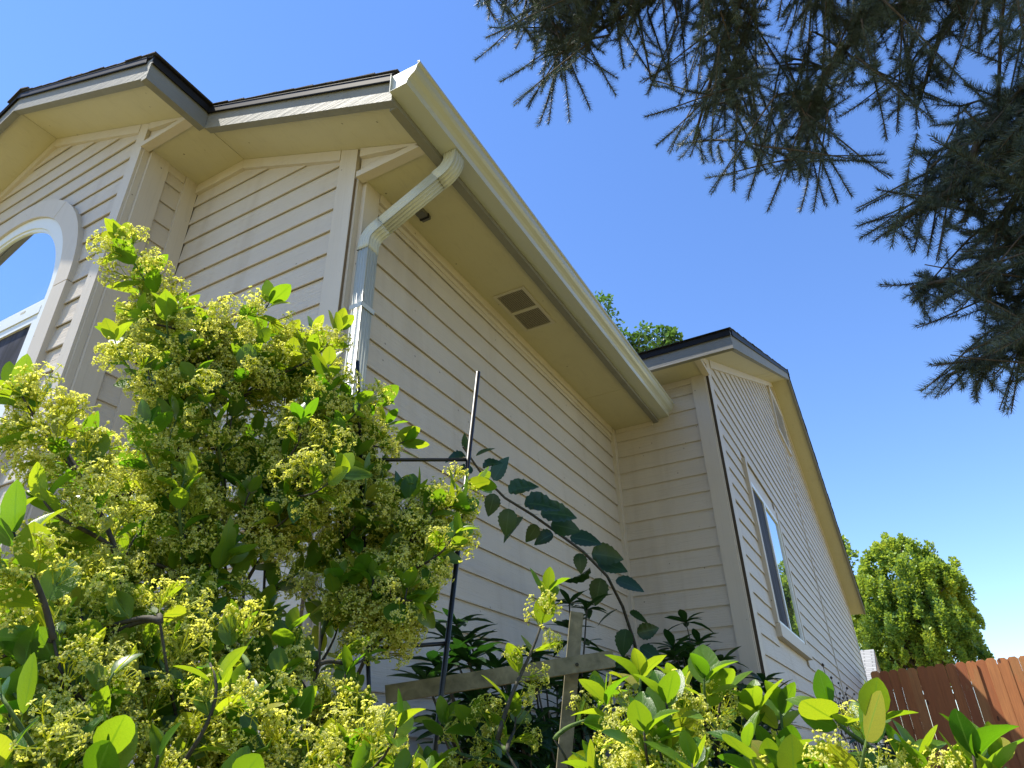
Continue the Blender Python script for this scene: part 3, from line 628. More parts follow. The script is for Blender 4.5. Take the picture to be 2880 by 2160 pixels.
def panicle(seed, nb, open_=0.6):
    """flower cluster, unit length along +Y: stalks + four-petalled florets and buds"""
    r = np.random.default_rng(seed); V = []; T = []; var = []
    def stalk(a, b, w):
        t = nrm(b - a); x = nrm(np.cross(t, r.normal(size=3))); y = np.cross(t, x); i = len(V)
        for p in (a, b):
            for k in range(3):
                g = k * 2.094; V.append(p + w * (x * math.cos(g) + y * math.sin(g))); var.append(0.1)
        for k in range(3):
            q = (i + k, i + (k + 1) % 3, i + 3 + (k + 1) % 3, i + 3 + k); T.extend([(q[0], q[1], q[2]), (q[0], q[2], q[3])])
    def floret(p, d, s):
        x = nrm(np.cross(d, r.normal(size=3))); y = np.cross(d, x); i = len(V)
        if r.random() < open_:
            for k in range(4):
                a = k * math.pi / 2; e = x * math.cos(a) + y * math.sin(a); f = np.cross(d, e); j = len(V)
                V.extend([p, p + s * (0.6 * e + 0.34 * f + 0.25 * d), p + s * (1.05 * e - 0.05 * d), p + s * (0.6 * e - 0.34 * f + 0.25 * d)]); var.extend([0.35] + [0.75 + 0.25 * r.random()] * 3); T.extend([(j, j + 1, j + 2), (j, j + 2, j + 3)])
            j = len(V); V.extend([p + 0.35 * s * x, p - 0.18 * s * x + 0.3 * s * y, p - 0.18 * s * x - 0.3 * s * y, p + 0.5 * s * d]); var.extend([0.3] * 4); T.extend([(j, j + 1, j + 3), (j + 1, j + 2, j + 3), (j + 2, j, j + 3)])
        else:
            b = 0.50 * s; V.extend([p - d * b, p + x * b, p + y * b, p - x * b, p - y * b, p + d * b]); var.extend([0.45 + 0.4 * r.random()] * 6)
            for k in range(4): T.extend([(i, i + 1 + (k + 1) % 4, i + 1 + k), (i + 5, i + 1 + k, i + 1 + (k + 1) % 4)])
    hub = np.array([0, 0.34, 0.0]); stalk(np.zeros(3), hub, 0.013)
    for b in range(nb):
        az = 2.4 * b; el = 0.15 + 0.85 * (b / nb); d = nrm(np.array([math.cos(az) * el, 1.05 - 0.4 * el, math.sin(az) * el]))
        e = hub + d * (0.26 + 0.16 * r.random()); stalk(hub, e, 0.010)
        for k in range(r.integers(5, 8)):
            dd = nrm(d + 0.95 * r.normal(size=3)); q = e + dd * (0.10 + 0.12 * r.random()); stalk(e, q, 0.006); floret(q, nrm(dd + 0.4 * d), 0.052 + 0.016 * r.random())
    return np.array(V), np.array(T), np.array(var)
PAN = [panicle(i, 9, 0.75 if i < 3 else 0.3) for i in range(5)]
def leaf_mesh(i, fam, nm):
    V, T, uv = fam[i]; return np_mesh(nm, V, T, uv, smooth=True)
LEAF_ME = [leaf_mesh(i, LEAF, 'leaf') for i in range(4)]; LANCE_ME = [leaf_mesh(i, LANCE, 'leaf') for i in range(2)]; SERR_ME = [leaf_mesh(i, SERR, 'leaf') for i in range(2)]
PAN_ME = [np_mesh('flower_cluster', V, T, None, var, True) for V, T, var in PAN]
for me in LEAF_ME: me.materials.append(M['leaf_o'])
for me in LANCE_ME + SERR_ME: me.materials.append(M['dark_o'])
for me in PAN_ME: me.materials.append(M['flower'])
def mat4(Mx, t):
    a = np.eye(4); a[:3, :3] = Mx; a[:3, 3] = t; return Matrix(a.tolist())

class Shrub:
    def __init__(s, name, base, label, cat='shrub', group=None):
        s.base = np.array(base, float); s.o = tag(empty(name, base), label, cat, group); s.leaves = []; s.pans = []; s.nodes = []
    def main(s, pts, r0, r1, n=14):
        P = [np.asarray(p, float) for p in pts]
        c = bez(P[0], P[1], P[2], P[3], n); c[1:-1] += rng.normal(size=(n - 2, 3)) * 0.006
        MB().tube(c, list(np.linspace(r0, r1, n)), 7).obj('stem', M['stem'], s.o, True, s.base); s.nodes += [(p, r0 + (r1 - r0) * i / n) for i, p in enumerate(c) if i > 3]
    def shoot(s, tip, d, leaflen=0.07, nn=6, flowers=0.75, maxlen=0.55, tipleaves=4, psize=0.07, straight=False, bare=0, gap=0.034, connect=True):
        tip = np.asarray(tip, float); d = nrm(np.asarray(d, float))
        best = None
        for p, r in s.nodes:
            q = tip - p; L = np.linalg.norm(q)
            if L < 0.08 or q[2] < -0.12: continue
            c = L + 0.6 * max(0, 0.5 - (q / L) @ d)
            if best is None or c < best[0]: best = (c, p, L)
        if best is None: best = (0, s.base, np.linalg.norm(tip - s.base))
        p0, L = best[1], best[2]
        cu = bez(p0, p0 + (tip - p0) * 0.3 + np.array([0, 0, 0.12 * L]), tip - d * 0.42 * L, tip, 16)
        MB().tube(cu, list(np.linspace(0.0042, 0.0015, 16)), 5).obj('shoot', M['stem' if rng.random() < 0.5 else 'green_stem'], s.o, True, s.base)
        if L > 0.25: s.nodes += [(cu[6], 0.004)]
        # arc length from the tip
        seg = np.linalg.norm(np.diff(cu, axis=0), axis=1); al = np.concatenate([[0], np.cumsum(seg[::-1])]); rc = cu[::-1]
        def at(a):
            i = min(np.searchsorted(al, a), len(al) - 1); i = max(i, 1); f = (a - al[i - 1]) / max(al[i] - al[i - 1], 1e-6); f = min(max(f, 0), 1)
            return rc[i - 1] + (rc[i] - rc[i - 1]) * f, nrm(rc[i - 1] - rc[i])
        ph = rng.random() * 6.28
        for k in range(tipleaves):
            p, t = at(0.004 + 0.004 * k); a = ph + k * math.pi / 2 * 1.05; e = nrm(np.cross(t, [0.3, 0.2, 0.9])); f = np.cross(t, e); ou = e * math.cos(a) + f * math.sin(a)
            fw = nrm(t * 1.0 + ou * (0.35 + 0.18 * k)); s.leaf(p, fw, nrm(t - ou * 0.5), leaflen * (0.72 + 0.10 * k) * rng.uniform(0.9, 1.1))
        a0 = 0.03
        for k in range(nn):
            a = a0 + gap * k * (1 + 0.15 * k / 4) + rng.normal() * 0.003
            if a > min(al[-1] * 0.92, maxlen): break
            p, t = at(a); e = nrm(np.cross(t, [0.3, 0.2, 0.9])); f = np.cross(t, e)
            for sg in (0, math.pi):
                w = ph + k * math.pi / 2 + sg + rng.normal() * 0.25; ou = e * math.cos(w) + f * math.sin(w)
                if k >= bare and rng.random() < 0.9:
                    sp = 0.55 + 0.16 * k + rng.normal() * 0.22
                    fw = nrm(t + ou * sp * 1.5 + np.array([0, 0, -0.10 * k * rng.random()])); s.leaf(p + ou * 0.003, fw, nrm(t * 0.8 + np.array([0, 0, 0.5]) + rng.normal(size=3) * 0.38), leaflen * rng.uniform(0.78, 1.12))
                if k >= 1 and rng.random() < flowers:
                    fw = nrm(t * 0.9 + ou * 1.0 + rng.normal(size=3) * 0.15); s.pans.append((p, basis(fw, nrm(t + rng.normal(size=3) * 0.3)), min(psize, 0.080 * np.linalg.norm(p - CAM)) * rng.uniform(0.75, 1.15)))
        return cu
    def leaf(s, p, fw, up, L):
        b = basis(fw, up, rng.normal() * 0.25); L = min(L, 0.064 * np.linalg.norm(np.asarray(p) - CAM))
        b = b * np.array([L * rng.uniform(0.9, 1.12), L, L * rng.uniform(0.6, 1.3)]); s.leaves.append((np.asarray(p) + fw * 0.10 * L, b, rng.integers(0, 4)))
    def finish(s, nleaf=300, npan=150, fam=LEAF, me=LEAF_ME, mass='leaf_a'):
        b = s.base
        def rank(items):
            sc = []
            for p, Mx, _ in items:
                x, y, z = project(p); vis = -60 < x < W_PX + 60 and -60 < y < H_PX + 60 and z > 0
                sc.append((np.abs(Mx).max() / z) if vis and z > 0 else -1)
            return np.argsort(-np.array(sc))
        od = rank(s.leaves)
        for i in od[:nleaf]:
            p, Mx, k = s.leaves[i]; o = link('leaf', me[k % len(me)], None, s.o); o.matrix_local = mat4(Mx, p - b)
        rest = od[nleaf:]
        if len(rest):
            acc = [[], [], [], []]; off = 0
            for k in range(len(fam)):
                sel = [s.leaves[i] for i in rest if s.leaves[i][2] % len(fam) == k]
                if not sel: continue
                V, T, uv, va = merge(fam[k], [q[1] for q in sel], [q[0] - b for q in sel], rng.random(len(sel)))
                acc[0].append(V); acc[1].append(T + off); acc[2].append(uv); acc[3].append(va); off += len(V)
            o = link('leaf_mass', np_mesh('leaf_mass', np.concatenate(acc[0]), np.concatenate(acc[1]), np.concatenate(acc[2]), np.concatenate(acc[3]), True), M[mass], s.o); o['kind'] = 'stuff'
        if s.pans:
            od = rank([(p, Mx * L, 0) for p, Mx, L in s.pans])
            for i in od[:npan]:
                p, Mx, L = s.pans[i]; o = link('flower_cluster', PAN_ME[int(rng.integers(0, 5))], None, s.o); o.matrix_local = mat4(Mx * L, p - b)
            rest = od[npan:]
            if len(rest):
                acc = [[], [], []]; off = 0
                for k in range(5):
                    sel = [s.pans[i] for i in rest if i % 5 == k]
                    if not sel: continue
                    Vt, Tt, va = PAN[k]; V, T, _, _ = merge((Vt, Tt, np.zeros((len(Vt), 2))), [q[1] * q[2] for q in sel], [q[0] - b for q in sel], np.zeros(len(sel)))
                    acc[0].append(V); acc[1].append(T + off); acc[2].append(np.tile(va, len(sel))); off += len(V)
                o = link('flower_mass', np_mesh('flower_mass', np.concatenate(acc[0]), np.concatenate(acc[1]), None, np.concatenate(acc[2]), True), M['flower'], s.o); o['kind'] = 'stuff'

def inside(poly, x, y):
    c = False; n = len(poly)
    for i in range(n):
        x1, y1 = poly[i]; x2, y2 = poly[i - 1]
        if (y1 > y) != (y2 > y) and x < (x2 - x1) * (y - y1) / (y2 - y1) + x1: c = not c
    return c
KD = 2880 / 2212
# ------------------------------------------------------------------ tall flowering shrub at the left
gb = pth(790, 2100, 1.42); gb[2] = 0.0
tall = Shrub('flowering_shrub', gb, 'tall broadleaf shrub full of pale yellow flower clusters before the arched window wall')
C0 = gb
for (px, py, hd, r0) in ((700, 1420, 1.45, .013), (780, 1300, 1.5, .012), (640, 1150, 1.5, .012), (520, 1500, 1.35, .011), (980, 1430, 1.5, .011), (330, 1560, 1.15, .011), (1130, 1560, 1.45, .009), (450, 1750, 1.0, .010), (900, 1750, 1.2, .010), (150, 1800, 0.95, .010), (700, 1880, 1.05, .009)):
    e = pth(px, py, hd); b0 = C0 + np.array([rng.normal() * 0.05, rng.normal() * 0.05, 0]); tall.main([b0, b0 + np.array([0, 0, 0.35]) + (e - b0) * 0.12, b0 + (e - b0) * 0.62 + np.array([0, 0, 0.06]), e], r0 * 0.62, 0.0016)
# explicit leading shoots: tip pixel, horizontal distance, direction (screen right, up, away)
def sdir(a, b, c=0.0): return RT * a + np.array([0, 0, 1.0]) * b + np.array([FW[0], FW[1], 0]) * c
lead = [(345, 672, 1.52, (-.55, 1, .1)), (760, 845, 1.5, (.15, 1, 0)), (952, 920, 1.45, (.25, 1, 0)), (700, 935, 1.55, (.1, 1, .1)), (1068, 1120, 1.5, (.4, 1, 0)), (520, 880, 1.55, (-.1, 1, .1)), (600, 960, 1.5, (.1, 1, .2)), (1140, 1240, 1.5, (.8, .6, 0)),
        (60, 1110, 1.2, (-.75, .9, 0)), (30, 1120, 1.25, (-.9, .6, 0)), (390, 800, 1.55, (-.3, 1, .1)), (330, 960, 1.5, (-.5, .9, 0)), (1340, 1355, 1.45, (1, .35, 0)), (1290, 1420, 1.4, (1, .2, 0)), (1180, 1390, 1.45, (.9, .5, 0)), (880, 930, 1.6, (.1, 1, .1)), (460, 1010, 1.45, (-.3, 1, 0)), (820, 1010, 1.45, (.1, 1, 0)), (1090, 1190, 1.55, (.5, .9, 0)),
        (120, 1400, 1.1, (-.6, .8, 0)), (250, 1250, 1.2, (-.5, .9, 0)), (30, 1480, 0.95, (-.6, .8, 0)), (1240, 1560, 1.4, (.9, .1, 0)), (1170, 1690, 1.3, (.9, .0, 0))]
for px, py, hd, d in lead: tall.shoot(pth(px, py, hd), sdir(*d), 0.062, 9, 1.0, psize=0.098)
poly = [(x * KD, y * KD) for x, y in ((230, 600), (300, 590), (370, 640), (450, 690), (560, 730), (660, 720), (740, 770), (800, 860), (850, 960), (880, 1040), (1000, 1080), (990, 1170), (920, 1290), (880, 1330), (880, 1480), (880, 1659), (880, 1900), (-60, 1900), (-60, 1220), (60, 1140), (150, 1000), (230, 880))]
cnt = 0; tries = 0
while cnt < 235 and tries < 9000:
    tries += 1; px, py = rng.uniform(-80, 1300), rng.uniform(780, 2350)
    if not inside(poly, px, py): continue
    # keep the trunk window (dark gap in the middle of the shrub) thin
    if 690 < px < 1000 and 1430 < py < 1850 and rng.random() < 0.72: continue
    if px < 330 and py < 1500 and rng.random() < 0.55: continue
    low = min(max((py - 1350) / 750, 0), 1); left = min(max(1 - px / 1250, 0), 1)
    hd = 1.50 - 0.62 * low * (0.55 + 0.45 * left) + rng.normal() * 0.10
    hd = max(hd, 0.80); side = (px - 720) / 900
    tip = pth(px, py, hd)
    tall.shoot(tip, sdir(side * 0.8 + rng.normal() * 0.35, 1.0, rng.normal() * 0.35), 0.054 * rng.uniform(0.8, 1.2), int(rng.integers(4, 8)), 0.95, psize=0.092, tipleaves=4 if py < 1650 else 2); cnt += 1
for i in range(46):                              # fill the heart of the shrub above the bare trunks
    px, py = rng.uniform(520, 1010), rng.uniform(1010, 1440)
    tall.shoot(pth(px, py, 1.48 + rng.normal() * 0.10), sdir((px - 760) / 900 + rng.normal() * 0.35, 1.0, rng.normal() * 0.3), 0.056 * rng.uniform(0.85, 1.15), 6, 0.9, psize=0.088)
for i in range(12):
    px, py = rng.uniform(640, 1080), rng.uniform(1480, 1800)
    tall.shoot(pth(px, py, 1.42 + rng.normal() * 0.08), sdir((px - 800) / 700, 0.8, rng.normal() * 0.3), 0.056, 5, 0.5, psize=0.08)
tall.finish(300, 220)

# ------------------------------------------------------------------ low flowering shrub at the right
gb = pth(1960, 2140, 1.18); gb[2] = 0.0
low = Shrub('flowering_shrub', gb, 'low spreading yellow-green shrub beside the wooden stake and below the side window')
for (px, py, hd) in ((1750, 2040, 1.15), (2000, 2060, 1.15), (2250, 2080, 1.1), (2480, 2140, 1.05), (1560, 2080, 1.2), (1400, 2080, 1.25), (2700, 2180, 1.05)):
    e = pth(px, py, hd); tall_b = gb + np.array([rng.normal() * 0.05, rng.normal() * 0.05, 0]); low.main([tall_b, tall_b + np.array([0, 0, 0.2]) + (e - tall_b) * 0.25, tall_b + (e - tall_b) * 0.7 + np.array([0, 0, 0.12]), e], 0.007, 0.0016)
lead = [(1540, 1660, 1.30, (.15, 1, 0)), (1980, 1900, 1.05, (.15, 1, 0)), (2030, 1940, 1.10, (.3, 1, 0)), (2195, 2000, 1.12, (.1, 1, 0)), (2455, 2020, 0.92, (.55, .9, 0)), (2330, 1990, 1.0, (-.3, 1, 0)), (2735, 2110, 0.95, (.1, 1, 0)), (2790, 2130, 0.98, (.5, 1, 0)), (1800, 1900, 1.15, (0, 1, 0)), (1690, 1960, 1.25, (.1, 1, 0)), (1700, 1960, 1.15, (0, 1, 0)), (2120, 1990, 1.1, (.2, 1, 0)), (1870, 1960, 1.0, (-.1, 1, 0)), (2580, 2130, 1.0, (.4, .8, 0)), (1330, 2030, 1.3, (-.1, 1, 0)), (1450, 2010, 1.3, (0, 1, 0)), (1900, 1930, 1.2, (0, 1, 0)), (1250, 2030, 1.35, (0, 1, 0))]
for i, (px, py, hd, d) in enumerate(lead): low.shoot(pth(px, py, hd), sdir(*d), 0.056, 8 if i == 0 else 6, 0.85, psize=0.076, gap=0.040)
poly = [(1200, 2120), (1340, 2110), (1560, 2090), (1650, 2010), (1760, 2010), (1880, 2040), (1990, 2040), (2150, 2080), (2400, 2110), (2560, 2180), (2900, 2220), (2900, 2460), (1100, 2460)]
cnt = 0; tries = 0
while cnt < 78 and tries < 9000:
    tries += 1; px, py = rng.uniform(1100, 2900), rng.uniform(1990, 2460)
    if not inside(poly, px, py): continue
    if px > 2350 and rng.random() < 0.5: continue
    if px < 1780 and (py < 2120 or rng.random() < 0.5): continue
    low.shoot(pth(px, py, 1.1 + rng.normal() * 0.10), sdir((px - 1950) / 1200 + rng.normal() * 0.3, 1.0, rng.normal() * 0.3), 0.050 * rng.uniform(0.85, 1.15), 5, 0.9, psize=0.076); cnt += 1
low.finish(260, 140)

# ------------------------------------------------------------------ arching stem with toothed leaves against the wall
gb = np.array([0.42, 2.45, 0.0])
vine = Shrub('arching_plant', gb, 'arching dark stem with large toothed leaves in front of the long shaded wall', 'plant')
path = [plane(x * KD, y * KD, 0, v) for x, y, v in ((1000, 965, .62), (1045, 1030, .58), (1090, 1075, .55), (1150, 1112, .52), (1210, 1155, .50), (1260, 1192, .48), (1312, 1245, .46), (1345, 1310, .44), (1368, 1380, .43), (1388, 1460, .42))] + [gb]
MB().tube(path[::-1], list(np.linspace(0.010, 0.003, len(path))), 7).obj('stem', M['stem'], vine.o, True, gb)
for (x, y, lx, ly, k) in ((1018, 985, 1005, 955, 0), (1020, 990, 1045, 975, 0), (1015, 985, 985, 985, 1), (1035, 1015, 1060, 1000, 1), (1030, 1010, 1005, 1015, 0), (1060, 1050, 1085, 1000, 0), (1070, 1055, 1060, 1100, 0), (1085, 1070, 1140, 1045, 1), (1100, 1085, 1095, 1140, 0), (1115, 1090, 1185, 1085, 1), (1140, 1105, 1095, 1150, 0), (1150, 1112, 1225, 1105, 1), (1175, 1130, 1235, 1140, 0), (1165, 1125, 1145, 1160, 0), (1205, 1150, 1165, 1165, 1), (1215, 1160, 1280, 1165, 0), (1250, 1185, 1255, 1225, 0), (1262, 1195, 1330, 1200, 1), (1275, 1210, 1345, 1225, 0), (1285, 1215, 1235, 1265, 1), (1300, 1235, 1290, 1290, 0), (1315, 1250, 1375, 1265, 0), (1345, 1310, 1300, 1335, 0), (1350, 1320, 1390, 1335, 0), (1355, 1345, 1345, 1400, 0), (1365, 1370, 1410, 1360, 1), (1370, 1390, 1420, 1420, 0), (1380, 1430, 1335, 1440, 1), (1385, 1450, 1430, 1475, 0)):
    a = plane(x * KD, y * KD, 0, .50); b = pt(lx * KD, ly * KD, np.linalg.norm(a - CAM) - rng.uniform(0, .03)); d = b - a
    L = min(max(np.linalg.norm(d) * 1.25, 0.08), 0.16); up = nrm(-FW * 0.7 + np.array([0, 0, 0.7]) + rng.normal(size=3) * 0.25)
    bb = basis(nrm(d), up, rng.normal() * 0.3) * np.array([L, L, L]); vine.leaves.append((a + nrm(d) * 0.2 * L, bb * 0.85, k))
vine.finish(300, 0, SERR, SERR_ME)

# ------------------------------------------------------------------ dark evergreen shrubs in the shade
def evergreen(name, base, label, tips, L=0.10, n=9):
    e = Shrub(name, base, label); base = np.array(base)
    tips = list(tips) + [(px + rng.normal() * 22, py + abs(rng.normal()) * 40 + 10, x + rng.normal() * 0.05) for px, py, x in tips for _ in range(2)]
    for px, py, x in tips:
        t = plane(px * KD, py * KD, 0, x); b0 = base + np.array([rng.normal() * 0.04, rng.normal() * 0.04, 0])
        cu = bez(b0, b0 + np.array([0, 0, 0.4 * t[2]]), b0 + (t - b0) * 0.7, t, 10); MB().tube(cu, list(np.linspace(0.008, 0.003, 10)), 6).obj('stem', M['stem'], e.o, True, base)
        for ring_ in range(4):
            for k in range(n):
                f = 1 - ring_ * 0.09; p = cu[0] + (cu[-1] - cu[0]) * f if ring_ == 0 else cu[9 - ring_] + (cu[8 - ring_] - cu[9 - ring_]) * rng.random()
                if ring_ == 0: p = cu[-1]
                a = k * 2.4 + ring_; el = 0.9 - 0.55 * ring_ - 0.10 * k + rng.normal() * 0.12; d = nrm(np.array([math.cos(a), math.sin(a), el])); q = L * rng.uniform(0.75, 1.1)
                e.leaves.append((p, basis(d, np.array([0, 0, 1.0]), rng.normal() * 0.2) * q, int(rng.integers(0, 2))))
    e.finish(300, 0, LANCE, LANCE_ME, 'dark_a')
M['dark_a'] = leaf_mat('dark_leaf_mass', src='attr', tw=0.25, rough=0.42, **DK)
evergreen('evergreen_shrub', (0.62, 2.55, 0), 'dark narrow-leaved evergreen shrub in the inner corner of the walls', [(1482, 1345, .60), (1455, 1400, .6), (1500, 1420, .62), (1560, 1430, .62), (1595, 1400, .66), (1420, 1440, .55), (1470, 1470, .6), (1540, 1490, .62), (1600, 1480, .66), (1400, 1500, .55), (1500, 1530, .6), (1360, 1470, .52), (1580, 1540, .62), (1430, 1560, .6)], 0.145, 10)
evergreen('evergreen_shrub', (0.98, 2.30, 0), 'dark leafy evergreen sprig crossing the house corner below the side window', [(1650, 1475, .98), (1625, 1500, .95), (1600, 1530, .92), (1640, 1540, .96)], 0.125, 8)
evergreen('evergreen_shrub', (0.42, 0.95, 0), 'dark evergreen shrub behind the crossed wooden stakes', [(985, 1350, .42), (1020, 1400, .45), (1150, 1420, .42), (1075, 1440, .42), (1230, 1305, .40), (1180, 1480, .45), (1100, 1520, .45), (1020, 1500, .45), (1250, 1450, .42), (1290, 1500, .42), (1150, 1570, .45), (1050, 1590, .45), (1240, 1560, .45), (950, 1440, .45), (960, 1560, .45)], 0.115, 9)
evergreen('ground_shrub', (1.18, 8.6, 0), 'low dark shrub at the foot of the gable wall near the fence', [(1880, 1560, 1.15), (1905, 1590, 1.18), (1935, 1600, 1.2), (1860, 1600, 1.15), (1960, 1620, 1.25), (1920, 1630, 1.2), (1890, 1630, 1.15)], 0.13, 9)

# ------------------------------------------------------------------ metal trellis and wooden stakes
m = NT('black_metal'); m.P(Base_Color=(0.012, 0.012, 0.012, 1), Roughness=0.35, Metallic=0.3); m.bump(m.noise(m.coord((60, 60, 60))), 0.3, 0.002); M['black'] = m.m
tb = pth(1232, 2010, 1.52); tb[2] = 0
tre = tag(empty('plant_trellis', tb), 'thin black metal plant trellis with crossbars rising out of the tall shrub', 'trellis')
def pole(name, a, b, r, par, off, mat='black', n=8): return MB().tube([a, a + (b - a) * 0.5, b], r, n).obj(name, M[mat], par, True, off)
pa, pb = pth(1345, 1046, 1.52), pth(1236, 2000, 1.50); dd = (pb - pa) / (pb[2] - pa[2]); p0 = pa - dd * (pa[2] + 0.05)
qa, qb = pth(1005, 1016, 1.47), pth(1022, 1500, 1.46); de = (qb - qa) / (qb[2] - qa[2]); q0 = qa - de * (qa[2] + 0.05)
pole('upright', p0, pa, 0.0058, tre, tb); pole('upright', q0, qa, 0.0048, tre, tb)
for (x0, y0, x1, y1) in ((1010, 1290, 1309, 1297), (1018, 1822, 1252, 1812)):
    def onl(px, py, P, d):                        # the point of an upright nearest to a pixel's height
        best = min(np.linspace(0, P[2], 200), key=lambda z: abs(project(P - d * (P[2] - z))[1] - py)); return P - d * (P[2] - best)
    pole('crossbar', onl(x0, y0, qa, de), onl(x1, y1, pa, dd), 0.0042, tre, tb)
m = NT('weathered_wood'); n_ = m.noise(m.coord((30, 30, 30)), 1.0, 4.0, 0.6, 0.6); n2 = m.noise(m.coord((8, 90, 90)), 1.0, 3.0)
m.P(Base_Color=m.ramp(n_, [(0.3, (0.11, 0.098, 0.052)), (0.7, (0.25, 0.215, 0.125))]), Roughness=0.85); m.bump(n_, 0.5, 0.003); M['oldwood'] = m.m
def bar(name, a, b, w, t, par, off, mat, side):
    d = nrm(b - a); s1 = nrm(side - d * (side @ d)); s2 = np.cross(d, s1); P = [a + s1 * w / 2 + s2 * t / 2, a - s1 * w / 2 + s2 * t / 2, a - s1 * w / 2 - s2 * t / 2, a + s1 * w / 2 - s2 * t / 2]
    return MB().prism(P, b - a).obj(name, M[mat], par, False, off)
sa, sb = pth(1622, 1724, 1.66), pth(1590, 2100, 1.66); ds = (sb - sa) / (sb[2] - sa[2]); s0 = sa - ds * (sa[2] + 0.03); so = np.array([s0[0], s0[1], 0])
stk = tag(empty('wooden_stake', so), 'weathered wooden stake with a crossbar nailed to it behind the low shrub', 'stake')
bar('post', s0, sa, 0.030, 0.026, stk, so, 'oldwood', RT)
ca, cb = pth(1085, 1953, 1.58), pth(1725, 1853, 1.60)
bar('crossbar', ca, cb, 0.034, 0.018, stk, so, 'oldwood', np.array([0, 0, 1.0]))
nl = ca + (cb - ca) * 0.835; MB().tube([nl - ray(1620, 1870) * 0.013, nl - ray(1620, 1870) * 0.007], 0.004, 8).obj('nail', M['black'], stk, False, so)
# dry seed stalks by the gable wall
db = np.array([1.0, 6.6, 0.0]); dry = tag(empty('dry_plant', db), 'thin dry grey seed stalks against the gable wall', 'plant'); mb = MB(); sd_ = MB()
for i in range(9):
    e = plane(rng.uniform(1795, 1860) * KD, rng.uniform(1515, 1570) * KD, 0, 1.0 + rng.normal() * 0.05); cu = bez(db + rng.normal(size=3) * (0.05, 0.05, 0), db + (0, 0, 0.5), (db + e) / 2 + (0, 0, 0.2), e, 8); mb.tube(cu, 0.004, 4)
    for k in range(9):
        q = e + rng.normal(size=3) * (0.05, 0.12, 0.12); mb.tube([cu[6] + (e - cu[6]) * rng.random(), q], 0.0022, 3); sd_.tube([q - (0, 0, .012), q, q + (0, 0, .012)], [0.003, 0.012, 0.003], 5)
mb.obj('stalks', M['trunk'], dry, False, db); sd_.obj('seed_heads', M['trunk'], dry, False, db)['kind'] = 'stuff'

# ------------------------------------------------------------------ board fence
m = NT('red_cedar'); oi = m.n('ObjectInfo').outputs['Random']; c_ = m.coord((26, 26, 1.6)); gn = m.noise(c_, 1.0, 6.0, 0.6, 1.5)
kn = m.n('TexVoronoi', Vector=m.coord((5.5, 5.5, 2.2)), Scale=1.0); kf = m.math('LESS_THAN', kn.outputs['Distance'], 0.10)
b_ = m.mix(gn, m.ramp(oi, [(0.0, (0.38, 0.115, 0.040)), (0.5, (0.52, 0.19, 0.058)), (1.0, (0.62, 0.29, 0.10))]), (0.22, 0.075, 0.030))
st_ = m.noise(m.coord((3, 3, 0.8)), 1.0, 5.0, 0.6); b_ = m.mix(m.math('MULTIPLY', m.math('GREATER_THAN', st_, 0.56), 0.35), b_, (0.34, 0.19, 0.07))
m.P(Base_Color=m.mix(m.math('MULTIPLY', kf, 0.8), b_, (0.05, 0.018, 0.010)), Roughness=0.75); m.bump(gn, 0.5, 0.004); M['cedar'] = m.m
FY = 12.9; fl = plane(2447, 1890, 1, FY); fr_ = plane(2880, 1853, 1, FY)
fence = tag(empty('board_fence', (fl[0], FY, 0)), 'red-brown cedar fence of dog-eared pickets beyond the gable wall', 'fence'); fo = np.array([fl[0], FY, 0])
n = 26
for i in range(n):
    x = fl[0] + i * 0.146; zt = fl[2] + (fr_[2] - fl[2]) * (x - fl[0]) / (fr_[0] - fl[0]) + rng.normal() * 0.008; w = 0.1454 if rng.random() < 0.82 else 0.1430; e = 0.034; jy = rng.normal() * 0.007 - 0.25 * (x - fl[0]); jw = jy - 0.25 * 0.1456; tl = rng.normal() * 0.004
    P = [(x, FY + jy, 0.04), (x + w, FY + jw, 0.04), (x + w + tl, FY + jw, zt - e), (x + w - e + tl, FY + jw + .007, zt), (x + e + tl, FY + jy - .007, zt), (x + tl, FY + jy, zt - e)]
    MB().prism(P, (0, 0.016, 0)).obj('picket', M['cedar'], fence, False, fo)
Lf = n * 0.146
for z in (0.35, 1.05, fl[2] - 0.28): MB().prism([(fl[0] + 0.01, FY + 0.026, z), (fl[0] + Lf, FY + 0.026 - 0.25 * Lf, z), (fl[0] + Lf, FY + 0.026 - 0.25 * Lf, z + 0.085), (fl[0] + 0.01, FY + 0.026, z + 0.085)], (0, 0.038, 0)).obj('rail', M['cedar'], fence, False, fo)
for k in range(3):
    yk = FY + 0.068 - 0.25 * (0.05 + k * 1.8); MB().box((fl[0] + 0.05 + k * 1.8, yk, 0), (fl[0] + 0.14 + k * 1.8, yk + 0.09, fl[2] - 0.06)).obj('post', M['cedar'], fence, False, fo)

# ------------------------------------------------------------------ neighbour's house behind the fence
m = NT('light_shingle'); br = m.n('TexBrick', Vector=m.coord((1, 1, 1)), Scale=1.0); br.offset = 0.5
br.inputs['Brick Width'].default_value = 0.34; br.inputs['Row Height'].default_value = 0.14; br.inputs['Mortar Size'].default_value = 0.012
br.inputs['Color1'].default_value = (0.30, 0.30, 0.29, 1); br.inputs['Color2'].default_value = (0.22, 0.22, 0.215, 1); br.inputs['Mortar'].default_value = (0.11, 0.11, 0.105, 1)
m.P(Base_Color=br.outputs[0], Roughness=0.9); M['lightroof'] = m.m
m = NT('peach_stucco'); m.P(Base_Color=(0.50, 0.34, 0.24, 1), Roughness=0.8); M['peach'] = m.m
NY = 16.5; rt = plane(2457, 1826, 1, NY + 3.0); ev = plane(2463, 1940, 1, NY)
nb = tag(empty('neighbour_house', (rt[0] - 5, NY + 3, 0)), 'neighbour house with pale grey shingle roof and peach gable behind the fence', 'house'); no = np.array([rt[0] - 5, NY + 3, 0])
